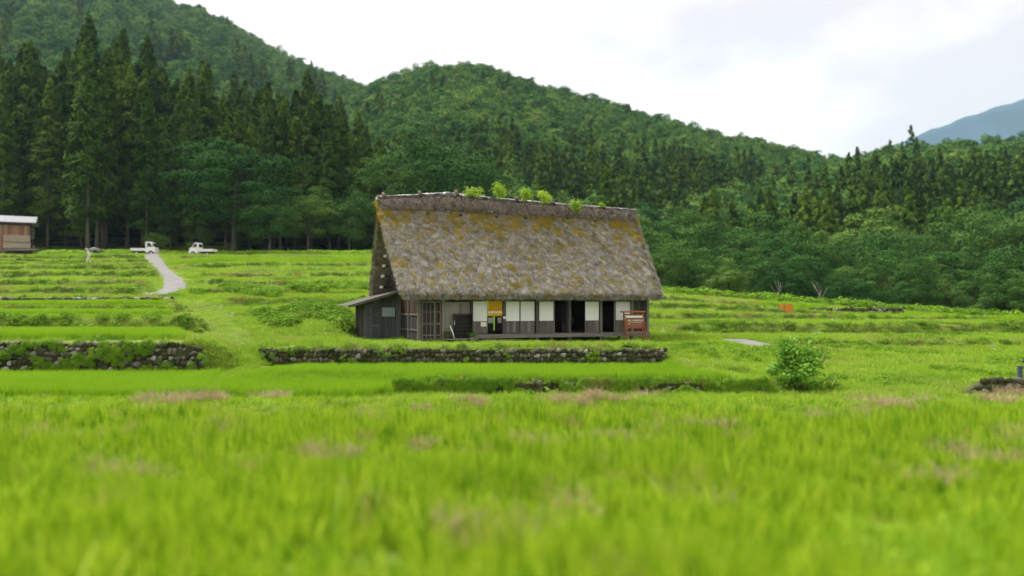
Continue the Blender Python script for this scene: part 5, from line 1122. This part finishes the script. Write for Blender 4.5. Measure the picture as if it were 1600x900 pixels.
# ------------------------------------------------------------------ barn at the far left
def barn():
    d = 114.0; x1 = at(45.5, d); z0 = zat(389, d); rt = empty('barn', (x1, d, z0), R(27)); tag(rt, 'brown board barn with grey metal roof at the left edge', 'barn')
    Lb, Wb, hh = 9.0, 5.0, 3.75
    MB().box(-Lb, -0.02, 0.03, Wb, -0.8, hh).build('inner_wall', W_DARK, rt)
    nb_ = 26
    for i in range(nb_):
        a = -Lb + i * Lb / nb_; MB().box(a + 0.01, a + Lb / nb_ - 0.01, -0.03 - random.uniform(0, 0.02), 0.02, -0.5 + random.uniform(0, 0.1), hh - 0.45).build('board', M_RUST, rt)
    MB().box(-Lb, 0.03, -0.06, 0.01, hh - 0.44, hh).build('top_band', W_DARK, rt)
    for a, b, z_ in ((-3.2, 0.06, 1.95), (-3.25, 0.10, 1.05)):
        m_ = MB(); n_ = 26; vv = []; ff = []
        for i in range(n_ + 1):
            u = a + (b - a) * i / n_; q = 0.05 * math.sin(i * 2.3) + random.uniform(-0.06, 0.06); vv += [(u, -0.07, z_ + 0.03 * math.sin(i)), (u, -0.28 + q * 0.4, z_ - 1.0 + q), (u, -0.05, z_ - 0.95 + q)]
        for i in range(n_):
            for j in range(3): ff.append((i * 3 + j, i * 3 + (j + 1) % 3, i * 3 + 3 + (j + 1) % 3, i * 3 + 3 + j))
        m_.add(vv, ff); m_.build('reed_screen', M_REED, rt)
    r = MB().prism([(-0.55, hh - 0.08), (Wb / 2, hh + 1.05), (Wb + 0.55, hh - 0.08), (Wb + 0.55, hh + 0.0), (Wb / 2, hh + 1.15), (-0.55, hh + 0.02)], 'x', -Lb - 0.6, 0.75).build('roof', M_TIN, rt)
    for i in range(12): u = -Lb - 0.4 + i * 0.9; MB().beam((u, -0.55, hh + 0.03), (u, Wb / 2, hh + 1.16), 0.05, 0.04).build('roof_seam', M_TIN, r)
    for k_ in range(6): MB().box(0.15, 0.55, 0.1, 0.9, 1.5 + k_ * 0.27, 1.56 + k_ * 0.27).build('rack_shelf', W_PALE, rt)
    for vv_ in (0.12, 0.85): MB().box(0.3, 0.36, vv_, vv_ + 0.06, -0.5, 3.2).build('rack_post', W_DARK, rt)
    b2 = empty('plank_pile', (x1 - 2.0, d - 1.0, z0 - 0.35), R(3)); tag(b2, 'pile of grey weathered planks lying in front of the barn', 'planks')
    for i in range(7): MB().box(-4.2 + 0.2 * i, 4.0 - 0.12 * i, -0.4 + (i % 3) * 0.28, -0.14 + (i % 3) * 0.28, 0.02 + (i // 3) * 0.14, 0.15 + (i // 3) * 0.14).build('plank', W_PALE if i % 2 else W_GREY, b2)
    MB().box(3.0, 3.12, 0, 0.1, 0.1, 0.8).build('stake', W_PALE, b2)
barn()
# grey cart by the wood edge behind the person
d = 107; x = at(146, d); ct = empty('handcart', (x, d, h1(x, d) - 0.1), R(5)); tag(ct, 'low grey handcart with piled load behind the walking person', 'cart')
MB().box(-0.95, 1.0, -0.4, 0.4, 0.42, 0.52).build('bed', W_GREY, ct, bevel=0.01); MB().box(-0.95, 1.0, -0.42, -0.38, 0.522, 0.80).build('side_board', W_PALE, ct); MB().box(-0.95, 1.0, 0.38, 0.42, 0.522, 0.80).build('side_board', W_PALE, ct)
MB().tube([(-0.85, 0, 0.66), (0, 0.02, 0.84), (0.9, 0, 0.68)], [0.12, 0.2, 0.14], 10).build('load', M_TARP, ct, smooth=True)
for sy in (-0.47, 0.47): MB().tube([(0.35, sy - 0.04, 0.3), (0.35, sy + 0.04, 0.3)], 0.32, 16).build('wheel', M_RUBBER, ct)
MB().beam((-0.9, -0.3, 0.45), (-1.5, -0.3, 0.62), 0.05, 0.05).build('shaft', W_GREY, ct); MB().beam((-0.9, 0.3, 0.45), (-1.5, 0.3, 0.62), 0.05, 0.05).build('shaft', W_GREY, ct)

# orange panels on the right terrace
for i, (a, b, lb) in enumerate(((1217.5, 1224.5, 'narrow orange panel standing on the right terrace'), (1225.2, 1239, 'wide orange panel standing on the right terrace'))):
    d = 72.0; x0, x1 = at(a, d), at(b, d); z0 = zat(489.5, d); z1 = zat(474.8, d); rt = empty('orange_panel', ((x0 + x1) / 2, d, z0)); tag(rt, lb, 'panel'); hw_ = (x1 - x0) / 2
    MB().box(-hw_ + 0.02, hw_ - 0.02, -0.02, 0.02, 0.0, z1 - z0).build('board', M_ORANGE, rt, bevel=0.006)
    for s_ in (-hw_ + 0.03, hw_ - 0.03): MB().box(s_ - 0.03, s_ + 0.03, 0.022, 0.08, -0.5, z1 - z0 - 0.03).build('post', M_SIGN, rt)
# post and the tilted dark board at the right edge
d = 29.0; x = at(1592, d); rt = empty('marker_post', (x, d, h1(x, d))); tag(rt, 'short dark blue post above the stone wall end', 'post')
z1 = zat(572, d) - h1(x, d); MB().box(-0.07, 0.07, -0.06, 0.06, -0.1, z1 - 0.03).build('shaft', M_BLUEPOST, rt, bevel=0.01); MB().box(-0.08, 0.08, -0.07, 0.07, z1 - 0.028, z1 + 0.01).build('cap', M_BLUEPOST, rt, bevel=0.01)
d = 31.0; x = at(1606, d); rt = empty('leaning_board', (x, d, h1(x, d))); tag(rt, 'dark leaning board cut by the right edge of the photograph', 'board')
z1 = zat(552, d) - h1(x, d); z0 = zat(567, d) - h1(x, d); MB().beam((-0.2, 0, z0), (0.02, 0, z1), 0.06, 0.12).build('edge', W_DARK, rt); MB().box(-0.1, 0.5, 0.02, 0.05, z0, z1 - 0.05).build('panel', M_TARP, rt); MB().box(0.2, 0.27, 0.06, 0.12, -0.1, z1).build('stake', W_DARK, rt)

# ------------------------------------------------------------------ the humid summer air
def haze():
    m, t = newmat('haze_air'); pv_ = t.nodes.new('ShaderNodeVolumePrincipled'); pv_.inputs['Color'].default_value = (0.58, 0.83, 1.0, 1); pv_.inputs['Density'].default_value = 0.00011; pv_.inputs['Anisotropy'].default_value = 0.2
    o = t.nodes.new('ShaderNodeOutputMaterial'); t.links.new(pv_.outputs[0], o.inputs['Volume'])
    hz = MB().box(-2800, 5400, -60, 4300, -90, 940).build('haze', m); hz.location = (0, 0, 0); tag(hz, 'thin bluish summer haze over the valley', 'haze', kind='stuff')
USE_HAZE = True
if USE_HAZE: haze()
